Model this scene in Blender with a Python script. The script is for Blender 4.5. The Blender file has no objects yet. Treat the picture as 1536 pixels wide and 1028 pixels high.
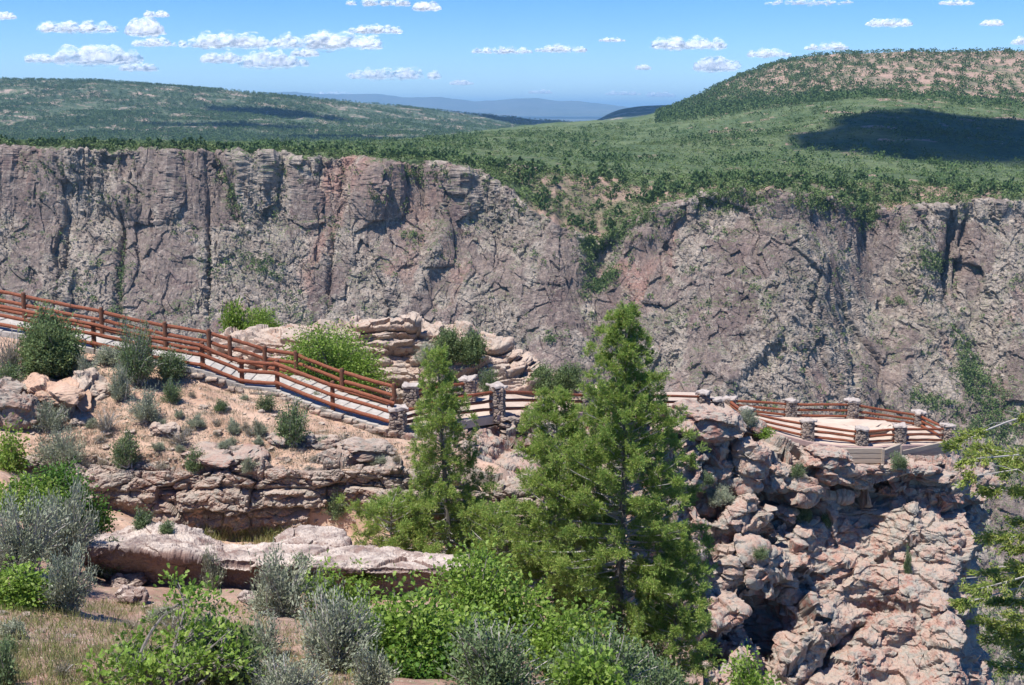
import bpy, bmesh, math, time
import numpy as np
from mathutils import Vector
T0 = time.time()
sc = bpy.context.scene
COL = sc.collection
F = np.float32
# ------------------------------------------------------------------ camera frame
FPX, PITCH = 1800.0, math.radians(10.82)
CP, SP = math.cos(PITCH), math.sin(PITCH)

def P(px, py, D):
    """a point seen at (px,py) of the 1536x1028 photograph, D metres away along the ground"""
    px, py, D = np.broadcast_arrays(np.asarray(px, float), np.asarray(py, float), np.asarray(D, float))
    u = (px - 768) / FPX; v = (514 - py) / FPX
    fy = CP + v * SP; fz = -SP + v * CP
    return np.stack([u / fy * D, D, fz / fy * D], -1)

def pix(p):
    p = np.asarray(p, float)
    f = p[..., 1] * CP - p[..., 2] * SP; up = p[..., 1] * SP + p[..., 2] * CP
    return 768 + FPX * p[..., 0] / f, 514 - FPX * up / f

# ------------------------------------------------------------------ noise
from concurrent.futures import ThreadPoolExecutor
_POOL = ThreadPoolExecutor(4)
def threaded(fn):
    def g(p, seed=0):
        sh = p.shape[:-1]; q = p.reshape(-1, 3)
        if len(q) < 20000: return fn(p, seed)
        parts = list(_POOL.map(lambda c: fn(c, seed), np.array_split(q, max(4, len(q) // 40000))))
        if isinstance(parts[0], tuple): return tuple(np.concatenate(x).reshape(sh) for x in zip(*parts))
        return np.concatenate(parts).reshape(sh)
    return g
def _h(ix, iy, iz, seed):
    h = (ix.astype(np.uint32) * np.uint32(374761393) + iy.astype(np.uint32) * np.uint32(668265263)
         + iz.astype(np.uint32) * np.uint32(2147483647) + np.uint32(seed * 974711 + 12345))
    h = (h ^ (h >> np.uint32(13))) * np.uint32(1274126177)
    h = (h ^ (h >> np.uint32(16))) * np.uint32(2246822519)
    return h ^ (h >> np.uint32(15))
def hf(ix, iy, iz, seed):
    return (_h(ix, iy, iz, seed) & np.uint32(0xFFFFFF)).astype(F) / F(0xFFFFFF)

_GT = np.array([(a, b, c) for a in (-1, 0, 1) for b in (-1, 0, 1) for c in (-1, 0, 1) if abs(a) + abs(b) + abs(c) == 2] + [(1, 1, 0), (-1, 1, 0), (0, -1, 1), (0, -1, -1)], F)
@threaded
def vnoise(p, seed=0):
    """gradient noise, about -1..1"""
    p = p.astype(F); i = np.floor(p).astype(np.int32); f = p - i.astype(F); u = f * f * f * (f * (f * 6 - 15) + 10)
    r = 0
    for dx in (0, 1):
        wx = u[..., 0] if dx else 1 - u[..., 0]
        for dy in (0, 1):
            wxy = wx * (u[..., 1] if dy else 1 - u[..., 1])
            for dz in (0, 1):
                w = wxy * (u[..., 2] if dz else 1 - u[..., 2])
                g = _GT[_h(i[..., 0] + dx, i[..., 1] + dy, i[..., 2] + dz, seed) & np.uint32(15)]
                r = r + w * (g[..., 0] * (f[..., 0] - dx) + g[..., 1] * (f[..., 1] - dy) + g[..., 2] * (f[..., 2] - dz))
    return r * 1.15
def fbm(p, o=4, seed=0, gain=.5):
    a, s, r = 1.0, 0.0, 0
    for k in range(o):
        r = r + a * vnoise(p * (2.03 ** k) + k * 17.3, seed + k); s += a; a *= gain
    return r / s
def ridged(p, o=4, seed=0):
    a, s, r = 1.0, 0.0, 0
    for k in range(o):
        r = r + a * (1 - 2 * np.abs(vnoise(p * (2.03 ** k) + k * 9.1, seed + k))); s += a; a *= .5
    return r / s
def billow(p, o=5, seed=0, gain=.52):
    """rounded lumps with sharp creases between them"""
    a, s, r = 1.0, 0.0, 0
    for k in range(o):
        r = r + a * np.sqrt(vnoise(p * (2.07 ** k) + k * 13.7, seed + k) ** 2 + .0004); s += a; a *= gain
    return r / s * 3.2 - 1
@threaded
def worley(p, seed=0):
    p = p.astype(F); i = np.floor(p).astype(np.int32)
    f1 = np.full(p.shape[:-1], 9, F); f2 = f1.copy(); cid = np.zeros(p.shape[:-1], F); tl = cid.copy()
    for dx in (-1, 0, 1):
        for dy in (-1, 0, 1):
            for dz in (-1, 0, 1):
                a, b, c = i[..., 0] + dx, i[..., 1] + dy, i[..., 2] + dz
                h = _h(a, b, c, seed)
                ox = (h & np.uint32(1023)).astype(F) / 1023; oy = ((h >> np.uint32(10)) & np.uint32(1023)).astype(F) / 1023
                oz = ((h >> np.uint32(20)) & np.uint32(1023)).astype(F) / 1023
                vx, vy, vz = p[..., 0] - a - ox, p[..., 1] - b - oy, p[..., 2] - c - oz
                d = vx * vx + vy * vy + vz * vz
                m = d < f1
                tl = np.where(m, (ox * 2 - 1) * vz + (oy * 2 - 1) * vx + (oz * 2 - 1) * vy * .6 - vz * .25, tl)
                f2 = np.where(m, f1, np.minimum(f2, d)); cid = np.where(m, (h % np.uint32(977)).astype(F) / 977, cid); f1 = np.where(m, d, f1)
    return np.sqrt(f1), np.sqrt(f2), cid, tl

def warp(p, s, a, seed):
    q = p / s
    return p + a * np.stack([fbm(q, 2, seed), fbm(q + 31, 2, seed + 5), fbm(q + 67, 2, seed + 9)], -1)
def blocks(p, size, seed, step=.5, crack=.18, w=.25, tilt=.9):
    """blocky fractured rock: each cell stands in or out, cracks between; returns about -1..1"""
    q = warp(p, max(size), w * min(size), seed) / np.array(size)
    f1, f2, c, tl = worley(q, seed)
    e = np.clip((f2 - f1) / crack, 0, 1)
    return step * (c * 2 - 1) + (1 - step) * (np.sqrt(e) * 1.3 - 1) - .15 * f1 * f1 + tilt * tl

# ------------------------------------------------------------------ mesh helpers
def set_props(o, label=None, cat=None, group=None, kind=None):
    if label: o['label'] = label
    if cat: o['category'] = cat
    if group: o['group'] = group
    if kind: o['kind'] = kind
    return o

def mesh_from(name, V, faces, smooth=False):
    """faces: list of (n,k) index arrays"""
    me = bpy.data.meshes.new(name)
    V = np.ascontiguousarray(V.reshape(-1, 3), F)
    faces = [f for f in faces if len(f)]
    tot = np.concatenate([np.full(len(f), f.shape[1], np.int32) for f in faces])
    idx = np.concatenate([f.ravel() for f in faces]).astype(np.int32)
    st = np.concatenate([[0], np.cumsum(tot)[:-1]]).astype(np.int32)
    me.vertices.add(len(V)); me.vertices.foreach_set('co', V.ravel())
    me.loops.add(len(idx)); me.loops.foreach_set('vertex_index', idx)
    me.polygons.add(len(tot)); me.polygons.foreach_set('loop_start', st); me.polygons.foreach_set('loop_total', tot)
    me.polygons.foreach_set('use_smooth', np.full(len(tot), bool(smooth)))
    me.update(); me.validate()
    return me
def link(name, me, mat, parent=None, loc=None):
    o = bpy.data.objects.new(name, me); COL.objects.link(o)
    if mat and me and not me.materials: me.materials.append(mat)
    if parent: o.parent = parent
    if loc is not None: o.location = loc
    return o
def empty(name, loc, label, cat, group=None, rz=0, s=1):
    o = bpy.data.objects.new(name, None); COL.objects.link(o); o.location = loc
    o.rotation_euler = (0, 0, rz); o.scale = (s, s, s) if np.isscalar(s) else s
    o.empty_display_size = .1
    return set_props(o, label, cat, group)
def grid_faces(nv, nu):
    a = np.arange(nv * nu).reshape(nv, nu)
    return np.stack([a[:-1, :-1], a[1:, :-1], a[1:, 1:], a[:-1, 1:]], -1).reshape(-1, 4)
def grid_normals(G):
    du = np.gradient(G, axis=1); dv = np.gradient(G, axis=0)
    n = np.cross(dv, du); return n / (np.linalg.norm(n, axis=-1, keepdims=True) + 1e-9)
def smooth_interp(C, n, axis):
    """resample control array along axis, Catmull-Rom"""
    C = np.moveaxis(C, axis, 0); m = len(C)
    t = np.linspace(0, m - 1, n); i = np.minimum(t.astype(int), m - 2); f = (t - i).reshape(-1, *([1] * (C.ndim - 1)))
    g = lambda k: C[np.clip(k, 0, m - 1)]
    p0, p1, p2, p3 = g(i - 1), g(i), g(i + 1), g(i + 2)
    r = .5 * ((2 * p1) + (-p0 + p2) * f + (2 * p0 - 5 * p1 + 4 * p2 - p3) * f * f + (-p0 + 3 * p1 - 3 * p2 + p3) * f ** 3)
    return np.moveaxis(r, 0, axis)

class MB:
    def __init__(s): s.V = []; s.F = []; s.n = 0
    def add(s, V, f):
        V = np.asarray(V, float).reshape(-1, 3)
        for a in (f if isinstance(f, list) else [f]): s.F.append(np.asarray(a) + s.n)
        s.V.append(V); s.n += len(V)
    def tube(s, pts, rad, sides=6, cap=True):
        pts = np.asarray(pts, float); n = len(pts); rad = np.broadcast_to(np.asarray(rad, float), (n,))
        t = np.gradient(pts, axis=0); t /= np.linalg.norm(t, axis=1, keepdims=True) + 1e-9
        ref = np.array([0, 0, 1.]) if abs(t[0, 2]) < .8 else np.array([1., 0, 0])
        a = np.cross(t, ref); a /= np.linalg.norm(a, axis=1, keepdims=True) + 1e-9; b = np.cross(t, a)
        th = np.linspace(0, 2 * math.pi, sides, endpoint=False)
        V = pts[:, None] + rad[:, None, None] * (a[:, None] * np.cos(th)[None, :, None] + b[:, None] * np.sin(th)[None, :, None])
        k = np.arange(n - 1)[:, None] * sides; j = np.arange(sides)[None]; j2 = (j + 1) % sides
        f = [np.stack([k + j, k + j2, k + sides + j2, k + sides + j], -1).reshape(-1, 4)]
        if cap: f += [np.arange(sides)[None, ::-1], (np.arange(sides) + (n - 1) * sides)[None]]
        s.add(V, f)
    def build(s, name, mat, parent=None, smooth=False):
        V = np.concatenate(s.V); d = {}
        for f in s.F: d.setdefault(f.shape[1], []).append(f)
        return link(name, mesh_from(name, V, [np.concatenate(x) for x in d.values()], smooth), mat, parent)

LEAF = {'dia': [(0, 0, 0), (.5, .5, .05), (1, 0, 0), (.5, -.5, .05)],
        'oak': [(0, 0, 0), (.25, .22, .04), (.42, .5, .1), (.58, .3, .06), (.82, .5, .08), (1, 0, -.05), (.82, -.5, .08), (.58, -.3, .06), (.42, -.5, .1), (.25, -.22, .04)]}
def leaves(mb, C, A, L, W, kind, rng):
    n = len(C)
    if n == 0: return
    A = A / (np.linalg.norm(A, axis=1, keepdims=True) + 1e-9)
    r = rng.normal(size=(n, 3)); S = np.cross(A, r); S /= np.linalg.norm(S, axis=1, keepdims=True) + 1e-9
    N = np.cross(A, S); T = np.array(LEAF[kind]); L = np.broadcast_to(L, (n,))
    V = C[:, None] + L[:, None, None] * (A[:, None] * T[None, :, 0, None] + W * S[:, None] * T[None, :, 1, None] + N[:, None] * T[None, :, 2, None])
    mb.add(V, (np.arange(n)[:, None] * len(T) + np.arange(len(T))[None]))

# ------------------------------------------------------------------ materials
def NN(nt, t, **k):
    n = nt.nodes.new(t)
    for a, b in k.items():
        if a.startswith('i_'):
            key = a[2:].replace('_', ' ')
            n.inputs[int(key) if key.isdigit() else key].default_value = b
        else: setattr(n, a, b)
    return n
def new_mat(name):
    m = bpy.data.materials.new(name); m.use_nodes = True; nt = m.node_tree
    b = nt.nodes['Principled BSDF']; b.inputs['Specular IOR Level'].default_value = .25
    return m, nt, b
def ramp(nt, fac, stops, interp='LINEAR'):
    r = nt.nodes.new('ShaderNodeValToRGB'); r.color_ramp.interpolation = interp
    e = r.color_ramp.elements
    while len(e) < len(stops): e.new(.5)
    for k, (p, c) in enumerate(stops):
        e[k].position = p; e[k].color = (*c, 1) if len(c) == 3 else c
    nt.links.new(fac, r.inputs[0]); return r.outputs[0]
def coords(nt, scale=(1, 1, 1), rot=(0, 0, 0)):
    c = nt.nodes.new('ShaderNodeNewGeometry'); m = NN(nt, 'ShaderNodeMapping'); m.inputs['Scale'].default_value = scale
    m.inputs['Rotation'].default_value = rot
    nt.links.new(c.outputs['Position'], m.inputs[0]); return m.outputs[0]
def noise(nt, vec, scale, detail=5, rough=.6, dist=0):
    n = NN(nt, 'ShaderNodeTexNoise'); n.inputs['Scale'].default_value = scale; n.inputs['Detail'].default_value = detail
    n.inputs['Roughness'].default_value = rough; n.inputs['Distortion'].default_value = dist
    nt.links.new(vec, n.inputs['Vector']); return n.outputs['Fac']
def mix(nt, fac, a, b, mode='MIX'):
    m = NN(nt, 'ShaderNodeMix', data_type='RGBA', blend_type=mode)
    if isinstance(fac, (int, float)): m.inputs[0].default_value = fac
    else: nt.links.new(fac, m.inputs[0])
    for s, v in ((6, a), (7, b)):
        if isinstance(v, tuple): m.inputs[s].default_value = (*v, 1)
        else: nt.links.new(v, m.inputs[s])
    return m.outputs[2]
def bump(nt, b, h, strength, dist):
    n = NN(nt, 'ShaderNodeBump'); n.inputs['Strength'].default_value = strength; n.inputs['Distance'].default_value = dist
    nt.links.new(h, n.inputs['Height']); nt.links.new(n.outputs[0], b.inputs['Normal'])
def BW(lo, hi): return [(lo, (0, 0, 0)), (hi, (1, 1, 1))]

def rock_mat(name, cols, lichen, dark, s=1.0, lich=(.5, .62), top=None, bmp=.6, stretch=(1, 1, 1), darkr=(.56, .66)):
    m, nt, b = new_mat(name); b.inputs['Roughness'].default_value = .95
    v = coords(nt, stretch); v1 = coords(nt)
    base = ramp(nt, noise(nt, v, .5 * s, 6, .65, .4), [(.3, cols[0]), (.45, cols[1]), (.56, cols[2]), (.7, cols[3])])
    base = mix(nt, ramp(nt, noise(nt, v1, 1.3 * s, 8, .72, .3), BW(*darkr)), base, dark)
    l = ramp(nt, noise(nt, v1, 2.3 * s, 9, .75), BW(*lich))
    base = mix(nt, l, base, lichen)
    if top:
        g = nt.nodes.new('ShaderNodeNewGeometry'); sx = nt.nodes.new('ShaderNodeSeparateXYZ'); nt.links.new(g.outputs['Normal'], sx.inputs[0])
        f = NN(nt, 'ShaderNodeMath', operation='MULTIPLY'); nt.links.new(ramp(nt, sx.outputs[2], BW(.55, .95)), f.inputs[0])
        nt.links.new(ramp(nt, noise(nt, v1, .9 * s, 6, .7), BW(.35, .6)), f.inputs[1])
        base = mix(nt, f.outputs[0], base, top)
    sp = noise(nt, v1, 14 * s, 6, .8)
    base = mix(nt, .55, base, ramp(nt, sp, [(.28, (.35, .33, .32)), (.5, (.5, .5, .5)), (.72, (.68, .67, .66))]), 'OVERLAY')
    nt.links.new(base, b.inputs['Base Color'])
    hn = noise(nt, v1, 6 * s, 10, .75)
    bump(nt, b, hn, bmp, .12 / s)
    return m

def leaf_mat(name, cols, trans=.35, rough=.55):
    m, nt, b = new_mat(name); b.inputs['Roughness'].default_value = rough
    g = nt.nodes.new('ShaderNodeNewGeometry')
    c = ramp(nt, g.outputs['Random Per Island'], [(k / (len(cols) - 1), x) for k, x in enumerate(cols)])
    n = ramp(nt, noise(nt, coords(nt), 2.2, 3, .6), [(.35, (.38, .42, .38)), (.65, (.6, .58, .5))])
    c = mix(nt, .8, c, n, 'OVERLAY')
    nt.links.new(c, b.inputs['Base Color'])
    t = NN(nt, 'ShaderNodeBsdfTranslucent'); nt.links.new(c, t.inputs[0])
    mx = NN(nt, 'ShaderNodeMixShader'); mx.inputs[0].default_value = trans
    nt.links.new(b.outputs[0], mx.inputs[1]); nt.links.new(t.outputs[0], mx.inputs[2])
    nt.links.new(mx.outputs[0], nt.nodes['Material Output'].inputs[0])
    return m
def plain_mat(name, a, bcol, scale=20, stretch=(1, 1, 1), rough=.85, bmp=.3, dist=.01):
    m, nt, b = new_mat(name); b.inputs['Roughness'].default_value = rough
    tc = nt.nodes.new('ShaderNodeTexCoord'); mp = NN(nt, 'ShaderNodeMapping'); mp.inputs['Scale'].default_value = stretch
    nt.links.new(tc.outputs['Object'], mp.inputs[0])
    n = noise(nt, mp.outputs[0], scale, 6, .65)
    nt.links.new(ramp(nt, n, [(.3, a), (.7, bcol)]), b.inputs['Base Color'])
    bump(nt, b, n, bmp, dist)
    return m

M = {}
M['canyon'] = None
def canyon_mat():
    m, nt, b = new_mat('canyon_gneiss'); b.inputs['Roughness'].default_value = .95
    v = coords(nt, (1, 1, .35), (0, .12, 0)); v1 = coords(nt); vd = coords(nt, (1, 1, 2.6), (0, -.75, 0))
    face = ramp(nt, noise(nt, v, .03, 6, .6, .6), [(.3, (.15, .106, .096)), (.45, (.205, .156, .134)), (.58, (.25, .195, .165)), (.7, (.18, .122, .11))])
    crg = ramp(nt, noise(nt, v1, .07, 9, .75, .4), [(.34, (.17, .13, .112)), (.47, (.285, .235, .195)), (.58, (.40, .34, .28)), (.70, (.22, .175, .148))])
    at = NN(nt, 'ShaderNodeAttribute', attribute_name='crag'); ad = NN(nt, 'ShaderNodeMath', operation='ADD'); nt.links.new(at.outputs['Fac'], ad.inputs[0]); nt.links.new(noise(nt, v, .25, 7, .75, .5), ad.inputs[1])
    base = mix(nt, ramp(nt, ad.outputs[0], BW(.80, 1.08)), face, crg)
    pink = ramp(nt, noise(nt, v, .012, 5, .6, 1.0), BW(.58, .68)); base = mix(nt, pink, base, (.33, .20, .16))
    stk = ramp(nt, noise(nt, coords(nt, (1, 1, .07), (0, .1, 0)), .35, 6, .7), [(.35, (.36, .36, .36)), (.5, (.5, .5, .5)), (.65, (.62, .61, .6))]); base = mix(nt, .8, base, stk, 'OVERLAY')
    vein = ramp(nt, noise(nt, vd, .03, 7, .6, 1.2), [(.485, (0, 0, 0)), (.5, (1, 1, 1)), (.515, (0, 0, 0))])
    mv = NN(nt, 'ShaderNodeMath', operation='MULTIPLY'); nt.links.new(vein, mv.inputs[0]); mv.inputs[1].default_value = .65
    base = mix(nt, mv.outputs[0], base, (.46, .39, .32))
    dk = ramp(nt, noise(nt, coords(nt, (1, 1, .22)), .13, 8, .75, .3), BW(.6, .72))
    base = mix(nt, dk, base, (.15, .115, .11))
    base = mix(nt, .85, base, ramp(nt, noise(nt, coords(nt, (1, 1, .6)), .55, 8, .82), [(.3, (.25, .25, .25)), (.5, (.5, .5, .5)), (.7, (.76, .75, .73))]), 'OVERLAY')
    g = nt.nodes.new('ShaderNodeNewGeometry'); sx = nt.nodes.new('ShaderNodeSeparateXYZ'); nt.links.new(g.outputs['Normal'], sx.inputs[0])
    f = NN(nt, 'ShaderNodeMath', operation='MULTIPLY'); nt.links.new(ramp(nt, sx.outputs[2], BW(.62, .85)), f.inputs[0])
    nt.links.new(ramp(nt, noise(nt, v1, .06, 7, .75), BW(.5, .56)), f.inputs[1])
    base = mix(nt, f.outputs[0], base, (.085, .12, .045))
    nt.links.new(base, b.inputs['Base Color'])
    bump(nt, b, noise(nt, coords(nt, (1, 1, .5)), .5, 10, .78), .8, 2.5)
    return m
M['canyon'] = canyon_mat()
def far_ground(name, green, green2, soil, s, soilr, patch=(.45, .6)):
    m, nt, b = new_mat(name); b.inputs['Roughness'].default_value = 1
    v = coords(nt)
    base = ramp(nt, noise(nt, v, .012 * s, 8, .7, .5), [(.35, green), (.6, green2)])
    base = mix(nt, .7, base, ramp(nt, noise(nt, v, .16 * s, 8, .8), [(.32, (.2, .22, .2)), (.5, (.5, .5, .5)), (.68, (.7, .7, .66))]), 'OVERLAY')
    base = mix(nt, ramp(nt, noise(nt, v, .02 * s, 9, .75, .3), BW(*soilr)), base, soil)
    nt.links.new(base, b.inputs['Base Color'])
    bump(nt, b, noise(nt, v, .2 * s, 8, .8), .9, 3 / s)
    return m
M['plateau'] = far_ground('plateau_scrub', (.055, .095, .036), (.13, .165, .075), (.30, .21, .16), 1, (.6, .66))
M['hill'] = far_ground('hill_soil', (.10, .13, .06), (.19, .16, .11), (.40, .27, .21), 1.0, (.44, .56))
M['mesa'] = far_ground('mesa_soil', (.055, .085, .045), (.09, .12, .065), (.40, .30, .24), .5, (.52, .60))
M['mount'] = far_ground('mountain_ground', (.07, .09, .06), (.14, .14, .11), (.2, .18, .16), .05, (.55, .7))
SAND = (.50, .335, .24)
M['soil'] = rock_mat('sandy_soil', [(.35, .215, .15), (.43, .28, .20), (.50, .345, .255), (.40, .30, .22)], (.27, .235, .165), (.30, .19, .135), 1.2, (.55, .68), bmp=.45)
M['soil2'] = rock_mat('red_clay_soil', [(.23, .135, .10), (.30, .185, .14), (.36, .24, .185), (.28, .2, .15)], (.23, .22, .13), (.2, .13, .1), 2.0, (.52, .66), bmp=.5)
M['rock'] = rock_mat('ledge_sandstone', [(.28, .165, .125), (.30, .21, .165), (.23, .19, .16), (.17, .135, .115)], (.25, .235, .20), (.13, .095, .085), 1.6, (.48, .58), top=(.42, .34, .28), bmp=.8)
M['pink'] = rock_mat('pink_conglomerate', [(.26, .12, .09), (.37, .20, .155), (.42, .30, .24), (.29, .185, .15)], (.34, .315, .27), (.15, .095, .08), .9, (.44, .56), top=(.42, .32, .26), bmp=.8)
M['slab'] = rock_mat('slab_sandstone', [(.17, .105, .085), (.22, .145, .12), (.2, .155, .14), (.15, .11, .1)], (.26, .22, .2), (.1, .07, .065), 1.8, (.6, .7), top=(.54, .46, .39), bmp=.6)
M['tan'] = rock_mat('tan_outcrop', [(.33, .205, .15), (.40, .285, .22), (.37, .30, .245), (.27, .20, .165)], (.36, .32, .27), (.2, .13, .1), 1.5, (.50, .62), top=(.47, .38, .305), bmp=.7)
M['wood'] = plain_mat('stained_log', (.15, .045, .025), (.28, .095, .045), 6, (2, 2, 2), .6, .3)
M['post'] = plain_mat('dark_post_log', (.10, .045, .028), (.19, .085, .05), 8, (2, 2, .5), .7)
M['step'] = plain_mat('pale_step_stone', (.31, .28, .24), (.48, .44, .395), 5, (1, 1, 1), .9, .4, .02)
M['paving'] = plain_mat('sandy_paving', (.40, .305, .24), (.54, .44, .36), 1.5, (1, 1, 1), .95, .4, .02)
M['curb'] = plain_mat('mauve_curb', (.30, .20, .18), (.40, .29, .26), 3, (1, 1, 1), .9)
M['plank'] = plain_mat('weathered_plank', (.27, .22, .175), (.42, .35, .285), 3, (.4, .4, 9), .9, .6, .02)
M['masonry'] = rock_mat('pillar_masonry', [(.17, .145, .13), (.25, .205, .175), (.32, .245, .195), (.21, .185, .165)], (.31, .28, .25), (.11, .09, .08), 3, (.6, .72), bmp=.8)
M['cap'] = plain_mat('pillar_cap', (.28, .24, .21), (.46, .40, .36), 7, (1, 1, 1), .9, .6, .03)
M['bark'] = plain_mat('grey_bark', (.10, .085, .075), (.24, .215, .19), 14, (1, 1, .3), .95, .6)
M['twig'] = plain_mat('silver_twig', (.26, .24, .22), (.45, .42, .39), 14)
M['fir'] = leaf_mat('fir_needles', [(.13, .21, .05), (.20, .32, .07), (.29, .41, .10), (.38, .46, .125), (.38, .36, .15)], .4)
M['pine'] = leaf_mat('yellow_green_sprays', [(.17, .24, .05), (.25, .32, .07), (.34, .39, .10), (.38, .36, .13)], .4)
M['firdark'] = leaf_mat('juniper_scales', [(.10, .15, .065), (.14, .20, .085), (.19, .25, .11), (.24, .29, .14)])
M['oak'] = leaf_mat('oak_leaves', [(.12, .20, .03), (.18, .29, .045), (.25, .37, .07), (.34, .42, .12)], .42, .45)
M['oak2'] = leaf_mat('oak_leaves_dark', [(.055, .13, .02), (.085, .18, .03), (.12, .23, .045)], .4, .5)
M['sage'] = leaf_mat('sage_leaves', [(.22, .25, .175), (.30, .33, .245), (.39, .41, .33), (.34, .34, .26)], .2, .8)
M['sagegreen'] = leaf_mat('sage_green_leaves', [(.11, .16, .075), (.15, .21, .10), (.20, .25, .13)], .25, .7)
M['dry'] = leaf_mat('dry_twiggy', [(.22, .18, .14), (.3, .25, .2), (.20, .20, .13)], .1, .9)
M['grass'] = leaf_mat('grass_blades', [(.16, .2, .06), (.24, .27, .10), (.34, .31, .16), (.38, .33, .2)], .3, .7)
M['fartree'] = leaf_mat('far_juniper', [(.055, .095, .035), (.075, .125, .045), (.11, .165, .06)], .1, .9)
M['farbush'] = leaf_mat('far_scrub', [(.08, .13, .04), (.11, .17, .055), (.17, .22, .085), (.18, .20, .12)], .1, .9)
print('mats', time.time() - T0)

# ------------------------------------------------------------------ far landforms (height fields over real ground distance)
def rimn(px):
    q = np.stack([px / 26., px * 0, px * 0], -1); q2 = np.stack([px / 9., px * 0 + 5, px * 0], -1)
    q0 = np.stack([px / 70., px * 0 + 9, px * 0], -1)
    return vnoise(q0, 4) * 16 + vnoise(q, 5) * 9 + vnoise(q2, 6) * 4, vnoise(q + 3, 7) * 3.0 + vnoise(q2, 8) * 2.0 + np.abs(vnoise(q2 * 3, 9)) * 1.4
def field(name, knots, rows, nu, per, amp, mat, kind='structure', px0=-300, px1=1840, seed=3, smooth=True, dispfn=None, rough_rows=(), ease=.55):
    """rows: list of (y-knots, D-knots) from far to near; per: samples between rows"""
    px = np.linspace(px0, px1, nu)
    R = np.stack([P(px, np.interp(px, knots, np.broadcast_to(y, (len(knots),))), np.interp(px, knots, np.broadcast_to(d, (len(knots),)))) for y, d in rows])
    ks = np.ones(9) / 9
    pad = np.pad(R, ((0, 0), (nu // 60, nu // 60), (0, 0)), mode='edge'); w = nu // 60 * 2 + 1
    cs = np.cumsum(np.pad(pad, ((0, 0), (1, 0), (0, 0))), axis=1); R = (cs[:, w:] - cs[:, :-w]) / w
    for k in rough_rows:
        o_, z_ = rimn(px); R[k, :, 1] += o_; R[k, :, 0] += o_ * R[k, :, 0] / R[k, :, 1]; R[k, :, 2] += z_
    tt = np.concatenate([i + np.linspace(0, 1, per[i], endpoint=False) for i in range(len(rows) - 1)] + [[len(rows) - 1.]])
    i = np.minimum(tt.astype(int), len(rows) - 2); f = (tt - i)[:, None, None]
    g = lambda k: R[np.clip(k, 0, len(rows) - 1)]
    lin = g(i) * (1 - f) + g(i + 1) * f
    fs = f * f * (3 - 2 * f); G = lin.copy(); G[..., 2] = (lin * (1 - ease) + (g(i) * (1 - fs) + g(i + 1) * fs) * ease)[..., 2]
    if dispfn: G = dispfn(G, tt)
    me = mesh_from(name, G, [grid_faces(*G.shape[:2])], smooth)
    o = link(name, me, mat); o['kind'] = kind
    return o, G
def hill_noise(amp, s, keep=()):
    def fn(G, tt):
        n = fbm(G / s, 6, 21) * amp + ridged(G * np.array([1, .8, 0]) / (s * .8), 3, 8) * amp * .5
        w = np.ones(len(tt))
        for k in keep: w *= 1 - .75 * np.exp(-((tt - k) / .18) ** 2)
        G = G.copy(); G[..., 2] += n * w[:, None]; return G
    return fn

KX = [-300, 0, 200, 420, 560, 640, 700, 760, 800, 860, 890, 920, 960, 1020, 1060, 1100, 1150, 1200, 1260, 1300, 1340, 1400, 1470, 1536, 1840]
yA = [222, 222, 225, 232, 242, 246, 254, 276, 322, 352, 370, 358, 326, 302, 292, 288, 287, 290, 300, 318, 316, 308, 302, 298, 300]
dA = [800, 800, 800, 805, 800, 800, 795, 790, 765, 760, 775, 765, 760, 750, 745, 740, 740, 745, 765, 790, 785, 785, 790, 790, 790]
yB = [220, 220, 222, 229, 238, 242, 247, 253, 256, 262, 264, 266, 269, 271, 271, 271, 271, 272, 273, 275, 276, 279, 280, 281, 285]
dB = [840, 840, 840, 845, 845, 845, 840, 850, 850, 850, 850, 850, 850, 840, 835, 830, 830, 835, 850, 860, 860, 860, 860, 860, 860]
yC = [219, 219, 220, 224, 226, 228, 230, 234, 236, 238, 239, 240, 242, 243, 243, 242, 240, 238, 238, 240, 242, 246, 250, 252, 256]
yE = [217, 217, 218, 219, 217, 215, 212, 209, 208, 209, 210, 211, 211, 209, 207, 203, 196, 190, 180, 174, 172, 180, 186, 190, 196]
yF = [215.5, 215.5, 216.5, 217, 215.5, 210, 204, 199, 195, 191, 190, 189, 186, 176, 168, 160, 154, 150, 145, 142, 143, 147, 152, 156, 160]
yG = [215, 215, 216, 216.5, 215, 207, 200, 193, 189, 184, 183, 182, 178, 161, 139, 118, 99, 87, 82, 81, 80, 79, 79, 79, 84]
yH = [217, 217, 218, 218, 217, 212, 206, 199, 194, 190, 188, 188, 184, 170, 150, 130, 112, 100, 94, 93, 92, 91, 91, 91, 96]
yA1 = [a + 7 for a in yA]; dA1 = [d - 2 for d in dA]
hn = hill_noise(5.0, 90, (4, 5, 6))
def plat_fn(G, tt):
    G = hn(G, tt)
    # crest and hillocks: rocky knolls
    k = np.exp(-((tt - 5) / .35) ** 2)[:, None] * 0
    return G
plateau, GP = field('plateau', KX, [(yH, 3300), (yG, 2600), (yF, 1950), (yE, 1450), (yC, 1080), (yB, dB), (yA, [d + 3 for d in dA]), (yA1, [d + 2 for d in dA])],
                    900, [8, 110, 90, 80, 60, 70, 8], 0, M['plateau'], dispfn=plat_fn, rough_rows=(6, 7))
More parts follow.
